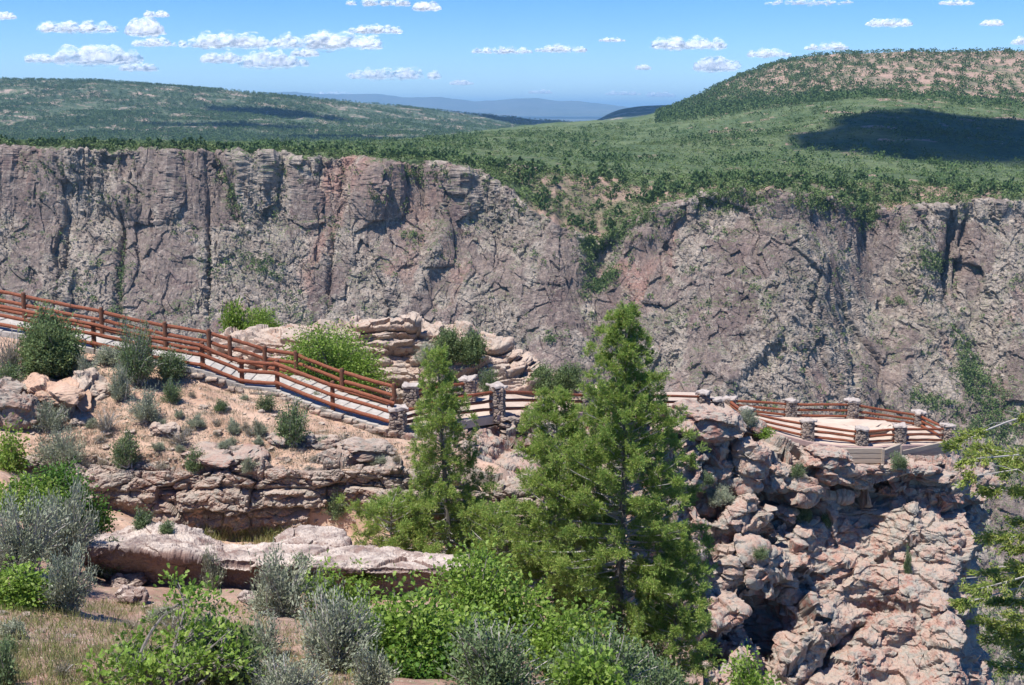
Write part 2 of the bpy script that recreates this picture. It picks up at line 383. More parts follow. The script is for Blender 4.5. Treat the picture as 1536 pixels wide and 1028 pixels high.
# right hill face uses the soil-and-juniper ground: assign by position
me = plateau.data; me.materials.append(M['hill'])
GPp = pix(GP); 
nv, nu = GP.shape[:2]; tr = np.concatenate([i + np.linspace(0, 1, n, endpoint=False) for i, n in enumerate([8, 110, 90, 80, 60, 70, 8])] + [[7.]])
cx = GPp[0][:-1, :-1]; cy = GPp[1][:-1, :-1]; t2 = np.broadcast_to(tr[:-1, None], cx.shape)
nz = fbm(GP[:-1, :-1] / 60., 4, 5) * 12
nb = fbm(GP[:-1, :-1] / 45., 4, 15); hillm = ((t2 + nz * .05 < 1.95) & (cx + nz * 14 > 1040)) | ((t2 + nb * .8 > 5.05) & (cx + nb * 90 > 775) & (cx < 1500)) | ((nb > .28) & (cx > 1040) & (t2 < 3.6) & (t2 > 1.9)) 
me.polygons.foreach_set('material_index', hillm.astype(np.int32).ravel()); me.update()
# far mesas
KM = [-300, 0, 150, 300, 450, 600, 700, 840, 900, 960]
def mesa_fn(G, tt):
    n = ridged(G * np.array([1, .75, 0]) / 300., 4, 12) * 15 + fbm(G / 120., 5, 2) * 7
    w = np.clip((tt - 1) / .25, 0, 1) * np.clip((3 - tt) / .5, 0, 1)
    G = G.copy(); G[..., 2] += n * w[:, None]; return G
far_mesa, GM = field('mesa', KM, [([121, 122, 124, 136, 149, 163, 173, 185, 189, 196], 7600), ([118.5, 119.5, 121.5, 133, 146, 160, 171, 183, 187, 194], [4700, 4700, 4700, 4900, 5200, 5700, 6200, 7000, 7300, 7500]),
                             ([160, 165, 170, 174, 180, 186, 192, 200, 204, 210], [3900, 3900, 3900, 4000, 4200, 4600, 5000, 5600, 5900, 6000]), ([199, 201, 203, 205, 207, 209, 212, 216, 218, 220], 3300), ([222] * 10, 2500)],
             900, [20, 120, 100, 40], 0, M['mesa'], px1=960, dispfn=mesa_fn)
K3 = [880, 897, 912, 930, 960, 1000, 1040, 1120, 1300]
butte, _ = field('mesa', K3, [([190, 188, 178, 169, 163, 160.5, 160, 160, 160], 8500), ([184, 180, 171, 164, 159.5, 157.6, 157, 157, 157], 6500), ([187, 185, 180, 177, 175, 174, 174, 174, 174], 5900), ([196] * 9, 5200)],
                 260, [6, 40, 30], 0, M['mesa'], px0=880, px1=1300, dispfn=hill_noise(6, 200, (0, 1)))
# mountains on the horizon
KZ = [300, 415, 450, 480, 520, 560, 600, 640, 680, 720, 760, 780, 800, 830, 870, 900, 930, 960, 1060]
yz = [141, 143, 141, 145, 146, 143, 147, 149, 151, 153, 150, 149, 149, 154, 156, 158, 160, 166, 176]
def mt_fn(G, tt):
    G = G.copy(); G[..., 2] += (ridged(G * np.array([1, .4, 0]) / 2600., 5, 4) * 110) * np.exp(-((tt - 1.2) / .9) ** 2)[:, None]; return G
mount, _ = field('mountains', KZ, [([171] * 19, 42000), (yz, 36000), ([v * .45 + 172 * .55 for v in yz], 33000), ([174] * 19, 28000)], 700, [20, 40, 40], 0, M['mount'], px0=300, px1=1060, dispfn=mt_fn)
# the plain that reaches the horizon
me = mesh_from('plain', np.array([[-60000, 2400, -130], [60000, 2400, -130], [60000, 90000, -130], [-60000, 90000, -130]], float), [np.array([[0, 1, 2, 3]])])
set_props(link('ground', me, M['mount']), kind='structure')

# ------------------------------------------------------------------ canyon wall
def gauss(px, py, cx, cy, sx, sy, rot=0):
    a = math.radians(rot); dx = px - cx; dy = py - cy
    u = dx * math.cos(a) + dy * math.sin(a); v = -dx * math.sin(a) + dy * math.cos(a)
    return np.exp(-(u / sx) ** 2 - (v / sy) ** 2)
def feat(px, py):
    d = 0
    # named clefts and ribs of the photographed wall
    for cx, cy, sx, sy, r, a in [(314, 400, 3.2, 75, 0, -13), (180, 400, 6, 90, 3, -12), (190, 300, 18, 42, -15, 9), (120, 430, 34, 60, 8, 7), (250, 330, 26, 90, 4, 8),
                                 (96, 400, 4, 60, 4, -9), (345, 290, 10, 55, -20, -9), (430, 360, 30, 80, 10, 7), (497, 410, 5, 60, 4, -8), (560, 300, 25, 70, 8, 7),
                                 (660, 380, 14, 110, 28, 8), (760, 470, 40, 90, 6, 9), (900, 400, 20, 60, 28, -5), (1180, 400, 60, 110, 0, 12), (1050, 430, 45, 100, 0, 9),
                                 (1302, 330, 14, 40, 0, -6), (1428, 385, 8, 70, 2, -16), (1448, 380, 6, 60, 4, -12), (1470, 500, 24, 90, -22, -14), (1380, 400, 18, 80, -8, 8),
                                 (1295, 570, 26, 60, 0, 5), (1270, 570, 3, 70, 0, -7), (1350, 570, 16, 60, 12, 6), (1520, 560, 22, 110, -6, 14), (985, 350, 40, 14, -40, 7), (1120, 545, 10, 80, 38, 8)]:
        d = d + a * gauss(px, py, cx, cy, sx, sy, r)
    return d
def canyon_fn(G, tt):
    px, py = pix(G); n = grid_normals(G)
    W = warp(G, 40., 5, 91)
    d = ridged(W * np.array([1, 1, .22]) / 80., 3, 31) * 6 + fbm(W * np.array([1, 1, .5]) / 110., 3, 5) * 8
    sh = np.array([[1, 0, .22], [0, 1, 0], [-.22, 0, 1]]).T; q = W @ sh
    d = d + blocks(q, (26, 26, 90), 7, .9, .06, .2, 1.5) * 2.7
    d = d + feat(px, py) * 1.1
    w = np.clip((tt - .6) / .5, .12, 1)[:, None]
    n2 = n.copy(); n2[..., 2] *= .4; G = G + n2 * (d * w)[..., None]
    n = grid_normals(G); W = warp(G, 25., 3.5, 93); q = W @ sh; q2 = W @ np.array([[.85, 0, .5], [0, 1, 0], [-.5, 0, .85]]).T
    rough = np.clip(.5 + fbm(G * np.array([1, 1, .6]) / 42., 4, 77) * 3.0, .10, 1.0)
    globals()['CRAG'] = rough
    d = blocks(q, (8, 8, 40), 17, .9, .08, .22, 1.3) * 1.0 + blocks(q * .9 + q2 * .1, (3.4, 4, 16), 27, .9, .12, .25, 1.5) * (.22 + .5 * rough) + blocks(q2, (1.9, 2, 4.6), 29, .9, .2, .4, 1.5) * .5 * rough
    d = d + billow(q2 * np.array([1, 1, .4]) / 5.0, 5, 51, .64) * .95 * rough + ridged(q * np.array([1, 1, .10]) / 5., 4, 57) * .95 + ridged(q * np.array([1, 1, .13]) / 2.1, 2, 58) * .35 + fbm(G * np.array([1, 1, .5]) / 1.5, 3, 41) * (.15 + .4 * rough)
    return G + n * (d * w)[..., None]
wy = lambda off: [y + off for y in yA]
CW = [(wy(-1.2), [d + 7 for d in dA]), (wy(2.2), dA1)]
for yy, do in ((330, -14), (450, -48), (560, -82), (660, -115), (820, -165), (1028, -225), (1500, -330)):
    ys = [max(yy, a + 12 + (yy - 300) * .12) for a in yA]
    fac = [min(1, (y - a) / max(1, (yy - 222))) for y, a in zip(ys, yA)]
    CW.append((ys, [d + do * (.25 + .75 * f) for d, f in zip(dA, fac)]))
canyon, GC = field('canyon_wall', KX, CW, 1600, [8, 136, 150, 130, 110, 60, 45, 15], 0, M['canyon'], px0=-120, px1=1660, smooth=False, dispfn=canyon_fn, rough_rows=(0, 1), ease=0)
print('canyon', time.time() - T0)

at_ = canyon.data.attributes.new('crag', 'FLOAT', 'POINT'); at_.data.foreach_set('value', CRAG.astype(F).ravel())
# ------------------------------------------------------------------ foreground hillside
HC = [-250, -100, 0, 80, 160, 250, 350, 450, 560, 660, 760, 860, 960, 1060]
# path near edge (photo px, y, distance)
PN = np.array([(-250, 447, 47), (-100, 474, 47), (0, 494, 46.5), (80, 509, 46.2), (141, 522, 46), (225, 541, 46), (304, 554, 46), (363, 577, 46), (416, 581, 46), (499, 613.5, 45.3), (560, 632, 44.8), (597, 642, 44.5),
               (664, 634, 46.2), (746, 622, 48.5), (830, 620, 51), (950, 616, 54), (1040, 614, 56.5), (1075, 616, 57.5), (1120, 634, 58)], float)
def pathz(px): return np.interp(px, PN[:, 0], P(PN[:, 0], PN[:, 1], PN[:, 2])[:, 2])
def pathD(px): return np.interp(px, PN[:, 0], PN[:, 2])
def y_of(z, D): return 514 + FPX * np.tan(np.arctan(-np.asarray(z) / np.asarray(D)) - PITCH)
hx = np.array(HC, float); pz = pathz(hx); pD = pathD(hx)
lw = np.interp(hx, [700, 860, 1060], [0, 6, 16]); pz = pz - lw
HR = [(y_of(pz - 26, pD + 40), pD + 40), (y_of(pz - 7, pD + 16), pD + 16), (y_of(pz - .9, pD + 6), pD + 6), (y_of(pz - .12, pD + 2.6), pD + 2.6), (y_of(pz - .12, pD + .1), pD + .1), (y_of(pz - .4, pD - .45), pD - .45),
      ([520, 545, 565, 580, 600, 612, 622, 640, 655, 668, 700, 850, 930, 1000], 43),
      ([600, 625, 645, 665, 682, 690, 694, 697, 702, 714, 740, 880, 960, 1050], 40),
      ([650, 675, 690, 740, 770, 800, 812, 806, 806, 815, 850, 910, 1000, 1100], 39.2),
      ([700, 720, 738, 775, 830, 850, 856, 856, 860, 870, 900, 950, 1060, 1200], 33),
      ([760, 775, 790, 815, 850, 856, 860, 860, 865, 880, 920, 1010, 1130, 1300], 28),
      ([800, 820, 838, 858, 892, 900, 905, 910, 916, 918, 930, 1010, 1090, 1180], 24),
      ([890, 905, 925, 938, 945, 955, 965, 975, 985, 995, 1020, 1070, 1160, 1250], 18),
      ([980, 995, 1010, 1020, 1030, 1040, 1050, 1058, 1068, 1080, 1110, 1160, 1250, 1350], 14),
      ([1250] * 8 + [1270, 1290, 1320, 1360, 1400, 1450], 8), ([2300] * 14, 2.6)]
def hs_fn(G, tt):
    n = fbm(G / 5., 5, 61) * .5 + fbm(G / .9, 4, 62) * .09
    w = 1 - .93 * np.exp(-((tt - 3.6) / 1.0) ** 4)
    b = blocks(G, (2.2, 2.2, .5), 63, .6, .2) * .22 * np.clip((tt - 5.6) * 2, 0, 1)[:, None] * np.clip(fbm(G / 4., 3, 66) * 3, 0, 1)
    px, py = pix(G); far = np.clip((tt - 10.5), 0, 1)[:, None]
    b = b * (1 - far)
    G = G.copy(); G[..., 2] += n * w[:, None] + b; return G
hill, GH = field('hillside', hx, HR, 900, [10, 14, 20, 30, 12, 60, 70, 40, 60, 40, 50, 90, 70, 70, 20], 0, M['soil'], px0=-250, px1=1060, smooth=True, dispfn=hs_fn)
hill.data.materials.append(M['soil2'])
trh = np.concatenate([i + np.linspace(0, 1, n, endpoint=False) for i, n in enumerate([10, 14, 20, 30, 12, 60, 70, 40, 60, 40, 50, 90, 70, 70, 20])] + [[15.]])
mi = (trh[:-1, None] + fbm(GH[:-1, :-1] / 2., 3, 5) * .25 > 10.6).astype(np.int32)
hill.data.polygons.foreach_set('material_index', mi.ravel()); hill.data.update()

def sheet(name, rows, nu, nv, fn, mat, smooth=False):
    C = np.stack([P(*np.array(r, float).T) for r in rows])
    G = smooth_interp(smooth_interp(C, nv, 0), nu, 1)
    G = fn(G, grid_normals(G))
    me = mesh_from(name, G, [grid_faces(nv, nu)], smooth)
    return link(name, me, mat), G
def edge_w(nv, nu, e=.04):
    a = np.linspace(0, 1, nu)[None, :]; return np.clip(np.minimum(a, 1 - a) / e, 0, 1)

# --- promontory under the overlook
PR = [
 [(760,632,58),(850,628,60),(930,620,62),(1010,606,64),(1060,604,66),(1120,612,68),(1200,622,70),(1290,628,72),(1370,630,72),(1425,632,72),(1436,640,72),(1440,650,74)],
 [(760,640,49),(850,648,51),(930,640,53),(1010,620,55),(1060,624,56),(1120,643,56.8),(1200,668,57.2),(1290,686,57.2),(1370,690,57.5),(1422,690,58.5),(1434,690,62),(1440,690,68)],
 [(760,684,47),(850,694,48),(930,694,50),(1010,690,52.3),(1060,697,53.6),(1120,703,54.6),(1200,715,56),(1290,712,56.9),(1370,704,57.6),(1426,708,58.2),(1438,712,62),(1446,712,68)],
 [(760,720,47.5),(850,730,48.5),(930,745,50.5),(1010,745,52.5),(1060,750,53.6),(1120,752,54.9),(1200,750,56.2),(1290,735,57.7),(1370,724,58.7),(1428,728,59.0),(1442,735,63),(1450,735,68)],
 [(760,760,46),(850,770,46),(930,775,48),(1010,785,51.5),(1060,795,52.3),(1120,800,53.1),(1200,790,54.8),(1290,762,57.0),(1370,744,57.6),(1434,744,57.6),(1447,750,62),(1455,760,68)],
 [(760,800,43),(850,820,43),(930,830,47),(1010,850,50),(1060,850,51),(1130,860,52.2),(1200,870,53.2),(1290,850,54.8),(1370,840,54.8),(1449,835,54.8),(1463,845,62),(1475,850,68)],
 [(760,860,40),(850,880,40),(930,900,45),(1010,930,48),(1060,930,49.2),(1130,940,50.8),(1200,940,51.5),(1290,930,52.6),(1370,930,52.6),(1446,925,52.6),(1458,930,61),(1470,930,68)],
 [(760,940,37),(850,960,37),(930,980,42.5),(1010,1028,45.5),(1060,1028,46.8),(1130,1028,48.3),(1200,1028,48.6),(1290,1028,50),(1370,1028,50.2),(1454,1028,50.2),(1472,1028,60),(1486,1028,68)],
 [(760,1300,25),(850,1300,26),(930,1300,29),(1010,1300,33),(1060,1300,35),(1130,1300,38),(1200,1300,39),(1290,1300,41),(1370,1300,43),(1455,1300,45),(1475,1300,50),(1490,1300,58)]]
def prom_fn(G, n):
    px, py = pix(G)
    nv, nu = G.shape[:2]
    t = np.linspace(0, 1, nv)[:, None]
    up = np.clip((py - np.interp(px, [900, 1120, 1200, 1250, 1420], [622, 632, 664, 688, 690])) / 22, 0, 1)
    lower = np.clip((py - 735) / 60, 0, 1) * np.clip((px - 1180) / 60, 0, 1)
    d = fbm(G / 6., 3, 71) * .8
    W = warp(G, 4., 1.0, 88)
    d = d + billow(W * np.array([1, 1, 1.5]) / 4.2, 2, 72, .45) * (.75 - .2 * lower) + blocks(G, (3.6, 3.6, 2.0), 70, .9, .05, .3, 1.6) * .85 * (1 - .72 * lower)
    # smooth swelling lobes of the lower face
    f1, f2, c, _t = worley(warp(G, 3., .8, 78) / np.array([1.9, 1.9, 1.3]), 79)
    d = d + lower * (.75 - f1 * f1) * .35
    d = d - 4.2 * gauss(px, py, 1157, 930, 16, 58, 2) - 1.3 * gauss(px, py, 1145, 812, 36, 10, 6) - .9 * gauss(px, py, 1060, 815, 36, 8, 3)
    d = d - 1.2 * gauss(px, py, 1115, 1010, 40, 14, -8) + 1.0 * gauss(px, py, 1185, 865, 26, 22, 0) + 1.0 * gauss(px, py, 1390, 790, 60, 40, 10)
    d = d - 1.6 * gauss(px, py, 1270, 960, 8, 60, 45) - 1.2 * gauss(px, py, 1330, 905, 50, 7, 18) - 1.2 * gauss(px, py, 1240, 960, 60, 7, 10)
    # ledges: rows of the strata stand proud
    z = G[..., 2] + fbm(G / 4., 2, 80) * .7
    d = d + (np.abs((z * .55) % 1 - .5) * 2) ** .6 * .55 * (1 - lower) - .25
    G = G + n * (d * up)[..., None]
    n = grid_normals(G)
    d = blocks(G, (1.7, 1.7, .8), 73, .9, .05, .22, .9) * .42 * (1 - .62 * lower) + blocks(G, (.7, .7, .32), 74, .9, .08, .25, .8) * .14 * (1 - .4 * lower) + billow(warp(G, 1.5, .3, 98) * np.array([1, 1, 1.4]) / 1.4, 4, 76, .55) * .12 + fbm(G / .35, 5, 75, .6) * .09
    G = G + n * (d * up)[..., None]
    G[..., 2] -= (1 - up) * .35
    return G
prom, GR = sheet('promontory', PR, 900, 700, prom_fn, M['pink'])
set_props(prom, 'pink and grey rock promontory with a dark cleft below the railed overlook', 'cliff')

# --- slab ledge in the foreground
def slab_fn(a, seed):
    def fn(G, n):
        nv, nu = G.shape[:2]; t = np.linspace(0, 1, nv)[:, None]
        d = fbm(G / 1.6, 4, seed) * .20 + blocks(G, (1.9, 1.9, .7), seed + 1, .8, .06, .5) * .07 + billow(G * np.array([1, 1, 1.6]) / .7, 5, seed + 2, .6) * .075 + fbm(G / .10, 3, seed + 3) * .02
        return G + n * (d * a)[..., None]
    return fn
SL = [
 [(120,905,30),(200,905,30),(250,905,30),(290,905,30),(340,905,30),(420,905,30),(510,905,30),(580,905,30),(640,905,30),(690,905,30),(728,905,30),(742,905,29)],
 [(120,812,27),(200,795,27.8),(250,791,28),(290,803,28),(340,818,27.8),(420,823,27.6),(510,824,27.6),(580,828,27.5),(640,831,27.4),(690,840,27.2),(722,852,26.8),(735,875,26.2)],
 [(122,812,26),(200,802,26.4),(250,801,26.4),(290,815,26.2),(340,828,26.2),(420,832,26.2),(510,836,26.2),(580,840,26.2),(640,842,26.2),(690,848,26.2),(724,856,26.2),(736,878,26)],
 [(124,819,25.2),(200,820,25.2),(240,826,25),(290,832,25),(340,844,25),(420,846,25.1),(510,850,25.1),(580,853,25.1),(640,853,25.2),(690,856,25.4),(726,862,25.6),(738,880,25.8)],
 [(126,830,25.15),(200,834,25.25),(240,842,25.05),(290,848,25.05),(340,858,25.05),(420,860,25.15),(510,864,25.2),(580,868,25.2),(640,868,25.25),(690,870,25.45),(728,872,25.7),(740,884,25.9)],
 [(126,870,25.6),(200,880,25.8),(240,890,25.6),(290,902,25.4),(340,908,25.3),(420,908,25.5),(510,914,25.6),(580,918,25.6),(640,918,25.6),(690,914,25.8),(730,900,25.9),(742,896,26)]]
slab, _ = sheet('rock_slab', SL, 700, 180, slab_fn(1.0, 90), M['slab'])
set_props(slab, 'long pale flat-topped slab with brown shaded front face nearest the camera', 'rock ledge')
SL2 = [
 [(405,880,32),(440,880,32),(480,880,32),(515,880,32),(530,880,32)],
 [(412,812,30),(440,797,30.4),(480,796,30.4),(512,798,30.2),(524,815,29.8)],
 [(414,818,28.8),(442,806,29),(480,806,29),(514,808,29),(526,820,29)],
 [(416,824,28.4),(442,820,28.2),(480,822,28.2),(514,824,28.2),(528,830,28.6)],
 [(416,860,28.6),(442,860,28.4),(480,860,28.4),(514,860,28.4),(528,860,28.8)]]
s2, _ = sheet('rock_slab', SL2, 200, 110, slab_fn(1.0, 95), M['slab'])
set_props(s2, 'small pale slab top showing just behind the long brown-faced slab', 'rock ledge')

# --- layered rock band above the hollow
bx = [100, 150, 200, 250, 300, 350, 400, 450, 500, 550, 600, 650, 700, 760, 820]
def row(ys, D): return [(x, y, (D if np.isscalar(D) else D[i])) for i, (x, y) in enumerate(zip(bx, ys))]
top = np.array([705, 698, 690, 694, 700, 697, 694, 690, 688, 694, 700, 708, 716, 728, 740], float)
bot = np.array([745, 768, 786, 798, 806, 808, 803, 796, 790, 785, 792, 800, 812, 830, 850], float)
BR = [row(top - 14, 43.5), row(top - 6, 41.2), row(top + 2, 39.6), row(top * .7 + bot * .3, 39.2), row(top * .45 + bot * .55, 39.1), row(top * .1 + bot * .9, 39.3), row(bot + 10, 39.9), row(bot + 40, 39.8)]
def band_fn(amp, seed, zs=1.35, zamp=.34):
    def fn(G, n):
        nv, nu = G.shape[:2]; t = np.linspace(0, 1, nv)[:, None]
        z = G[..., 2] + fbm(G / 3., 2, seed) * .35
        f = (z * zs) % 1
        lay = hf(np.floor(z * zs).astype(np.int64), np.zeros_like(z, dtype=np.int64), np.zeros_like(z, dtype=np.int64), seed)
        d = (lay - .5) * zamp * 1.6 - np.exp(-(f / .10) ** 2) * zamp - np.exp(-((1 - f) / .10) ** 2) * zamp
        d = d * np.clip(.7 + fbm(G / 1.8, 2, seed + 8) * 1.6, .15, 1.3) + blocks(G, (1.8, 1.8, 1.1), seed + 1, .75, .10, .6) * .42 + blocks(G, (.75, .75, .36), seed + 2, .7, .14, .6) * .15 + billow(G * np.array([1, 1, 2.]) / 1.1, 5, seed + 7, .6) * .16
        d = d + fbm(G / 4., 3, seed + 3) * .6 + fbm(G / .3, 4, seed + 4, .6) * .07
        w = np.clip(t / .2, 0, 1) ** 1.0
        return G + n * (d * w * amp)[..., None]
    return fn
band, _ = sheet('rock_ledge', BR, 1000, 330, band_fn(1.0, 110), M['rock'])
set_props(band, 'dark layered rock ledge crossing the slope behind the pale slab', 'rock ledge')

# --- layered outcrop behind the trail
ox = [318, 345, 380, 420, 470, 515, 535, 570, 620, 655, 672, 710, 745, 770, 795, 815, 850, 900, 960]
oy = np.array([524, 509, 503, 501, 499, 494, 481, 479, 482, 487, 501, 509, 516, 524, 550, 572, 585, 592, 598], float)
def orow(ys, D): return [(x, y, D) for x, y in zip(ox, ys)]
oD = 55.5
OB = [orow(oy + 60, 66), orow(oy + 2, 61), orow(oy + 1, 58), orow(oy + 8, 55.6), orow(oy + 24, 55.0), orow(oy * .6 + 600 * .4, 54.4), orow(oy * .25 + 610 * .75, 53.2), orow(oy * 0 + 625, 52.0), orow(oy * 0 + 660, 51.5)]
def out_fn(G, n):
    nv, nu = G.shape[:2]; t = np.linspace(0, 1, nv)[:, None]
    z = G[..., 2] + fbm(G / 2.5, 3, 131) * .22; k = np.floor(z * 2.7).astype(np.int64); f = (z * 2.7) % 1; zz = np.zeros_like(k)
    xx = np.floor(G[..., 0] / 2.6 + hf(k, zz, zz, 9) * 7 + fbm(G / 1.5, 2, 8) * .3).astype(np.int64)
    lay = hf(k, xx, zz, 132) * .9 + hf(k, zz, zz, 133) * .5 - .6
    d = lay * .75 - np.exp(-(np.minimum(f, 1 - f) / .12) ** 2) * .28
    d = d + blocks(G, (2.6, 2.6, .8), 134, .9, .06, .3, .8) * .45 + blocks(G, (.9, .9, .28), 135, .9, .1, .3, .8) * .16 + fbm(G / 5., 3, 136) * .7 + billow(G * np.array([1, 1, 2.5]) / .9, 4, 137, .6) * .10
    return G + n * (d * np.clip((t - .04) / .14, 0, 1))[..., None]
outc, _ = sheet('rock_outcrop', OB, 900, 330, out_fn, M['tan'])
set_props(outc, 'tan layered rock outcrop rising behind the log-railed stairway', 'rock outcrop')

# ground under the trail between stair and overlook
TR = [[(560,640,50),(640,640,50),(746,634,52),(830,630,54.5),(930,624,57.5),(1040,626,66)],
      [(560,638,46.5),(640,648,46.5),(746,632,48.4),(830,632,50.8),(930,628,53.6),(1040,632,64)],
      [(560,650,45),(640,656,45),(746,650,47.6),(830,648,49.6),(930,648,52),(1040,648,62)],
      [(560,690,43.5),(640,690,43.5),(746,690,45.5),(830,690,47.5),(930,694,49.5),(1040,700,60)],
      [(560,720,41),(640,730,41),(746,740,42),(830,740,44),(930,740,47),(1040,750,58)]]
tr_s, _ = sheet('rock_ledge', TR, 500, 160, band_fn(.7, 150, 1.2, .3), M['pink'])
set_props(tr_s, 'pinkish broken rock shelf under the trail behind the conifers', 'rock ledge')
print('fg rock', time.time() - T0)
bpy.context.view_layer.update()
GROUND = [hill, prom, slab, s2, band, outc, tr_s]
def at(px, py, objs=GROUND, maxd=200):
    d = P(px, py, 1.0); d = Vector(d / np.linalg.norm(d)); best = None
    for o in objs:
        ok, loc, nr, _ = o.ray_cast(Vector((0, 0, 0)), d, distance=maxd)
        if ok and (best is None or loc.length < best.length): best = loc.copy()
    return best
def below(x, y, objs=GROUND, z0=30):
    best = None
    for o in objs:
        ok, loc, nr, _ = o.ray_cast(Vector((x, y, z0)), Vector((0, 0, -1)), distance=400)
        if ok and (best is None or loc.z > best.z): best = loc.copy()
    return best
exec_parts = True
# ------------------------------------------------------------------ rocks
def boulder_mesh(seed, sub=5, flat=.6, amp=1.0, ang=.0):
    bm = bmesh.new(); bmesh.ops.create_icosphere(bm, subdivisions=sub, radius=1)
    V = np.array([v.co[:] for v in bm.verts]); Fc = np.array([[v.index for v in f.verts] for f in bm.faces]); bm.free()
    N = V.copy(); q = np.sign(V) * np.abs(V) ** .72; q /= np.abs(q).max()
    q = q * np.array([1, .8, flat])
    s = seed * 3.7
    d = fbm(q / 1.1 + s, 3, seed) * .26 + blocks(q + s, (.9, .9, .34), seed + 3, .85, .1, .5) * .15 + billow((q + s) * np.array([1, 1, 1.7]) / .6, 4, seed + 5, .6) * .09 + fbm(q / .12 + s, 3, seed) * .02
    V = q + N * (d * amp)[:, None]
    return mesh_from('boulder', V, [Fc], False)
BM = [boulder_mesh(s, 5, f) for s, f in ((1, .6), (2, .4), (3, .75), (4, .32))]
BS = [boulder_mesh(s, 3, f) for s, f in ((11, .5), (12, .35), (13, .6))]
def var(me, mat):
    k = (me.name, mat.name)
    if k not in _v:
        c = me.copy(); c.materials.clear(); c.materials.append(mat); _v[k] = c
    return _v[k]
_v = {}
def rock(px, py, w, h, label, mat='tan', m=0, rz=0., tilt=0., group=None, objs=GROUND, depth=.8, sink=.25, name='boulder'):
    p = at(px, py, objs)
    if p is None: print('rock miss', px, py); return
    s = p.y / FPX; W = w * s / 2; H = h * s / 2
    o = link(name, var(BM[m], M[mat]), None)
    o.location = (p.x, p.y + W * depth * .4, p.z + H * (1 - sink)); o.rotation_euler = (0, tilt, rz)
    fl = (.6, .4, .75, .32)[m]
    o.scale = (W, W * depth / .8, H / fl)
    return set_props(o, label, 'rock', group)
rock(18, 640, 74, 62, 'big dark undercut block at the left edge of the slope', 'rock', 0, .3)
rock(22, 600, 70, 30, 'flat ledge block stacked on the dark block at the left edge', 'rock', 3, .2)
rock(78, 612, 84, 40, 'smooth tan sandstone hump below the big juniper shrub', 'soil', 3, .6, .15, depth=1.3)
rock(132, 592, 64, 26, 'grey tilted slab lying between sage bushes', 'tan', 3, -.5, .5)
rock(118, 637, 26, 12, 'small flat stone below the tan sandstone hump', 'tan', 1, .2)
rock(245, 652, 42, 16, 'weathered grey stones beside the sage bush on the sandy slope', 'tan', 3, .4)
rock(420, 668, 46, 15, 'flat pinkish rock just above the dark ledge, left of its neighbour', 'pink', 3, .1)
rock(476, 672, 62, 20, 'wide flat rock beside the green shrub on the ledge', 'rock', 1, -.1)
rock(545, 688, 84, 30, 'broad lichen-grey rock at the ledge rim left of the conifer', 'rock', 0, .2)
rock(330, 696, 120, 20, 'long low pink ledge stone at the foot of the sandy slope', 'pink', 3, .05)
rock(60, 700, 60, 22, 'grey flat rock above the bright oak at left', 'rock', 1, .3)
rock(195, 905, 46, 22, 'brown flat-lying stone on the bare clay below the slab', 'slab', 3, .1)
rock(190, 880, 50, 18, 'dark stone half buried under the long slab', 'slab', 1, .4)
rock(375, 905, 40, 14, 'flat grey stone between the sage bushes in front of the slab', 'slab', 3, 0)
rock(1128, 712, 62, 58, 'big rounded grey boulder below the second overlook pillar', 'pink', 2, .4)
rock(1084, 716, 42, 34, 'squat boulder wedged left of the big rounded one', 'pink', 0, 1.2)
rock(1058, 655, 110, 56, 'large lichen-grey boulder crowned by the first overlook pillars', 'pink', 0, .2, .1)
rock(1080, 622, 56, 20, 'flat pink cap rock at the foot of the first pillars', 'pink', 1, .1)
rock(1108, 628, 40, 18, 'pale rock leaning against the lowest rail by the overlook', 'tan', 3, .5)
rock(1165, 735, 70, 50, 'rounded boulder under the overlook rim, right of the shrubs', 'pink', 0, .9)
rock(1062, 770, 60, 46, 'dark-sided boulder beside the tall conifer crown', 'pink', 2, .3)
rock(1240, 700, 70, 34, 'lumpy rock shelf just under the plank wall start', 'pink', 0, .2)
rock(1290, 730, 50, 30, 'small rounded rock hanging over the shaded recess', 'pink', 2, .1)
rock(1390, 722, 110, 24, 'flat pink rim rock beneath the plank retaining wall', 'pink', 3, .05)
rng = np.random.default_rng(5)
nst = 0
for k in range(220):
    z = rng.random()
    if z < .62: px, py = rng.uniform(60, 640), rng.uniform(585, 705)
    else: px, py = rng.uniform(-5, 560), rng.uniform(895, 1025)
    p = at(px, py, [hill])
    if p is None or nst >= 120: continue
    w = rng.uniform(.05, .20) if z < .62 else rng.uniform(.03, .09)
    o = link('stone', var(BS[k % 3], M['tan'] if z < .62 else M['rock']), None); o.location = (p.x, p.y, p.z + w * .12); o.scale = (w, w, w * rng.uniform(.5, .9))
    o.rotation_euler = (rng.uniform(-.2, .2), rng.uniform(-.2, .2), rng.uniform(0, 6)); nst += 1
    set_props(o, 'small loose stone on the sandy slope below the trail' if z < .62 else 'small loose stone on the bare clay in front of the slab', 'stone', 'loose stones on the upper slope' if z < .62 else 'loose stones on the near clay')

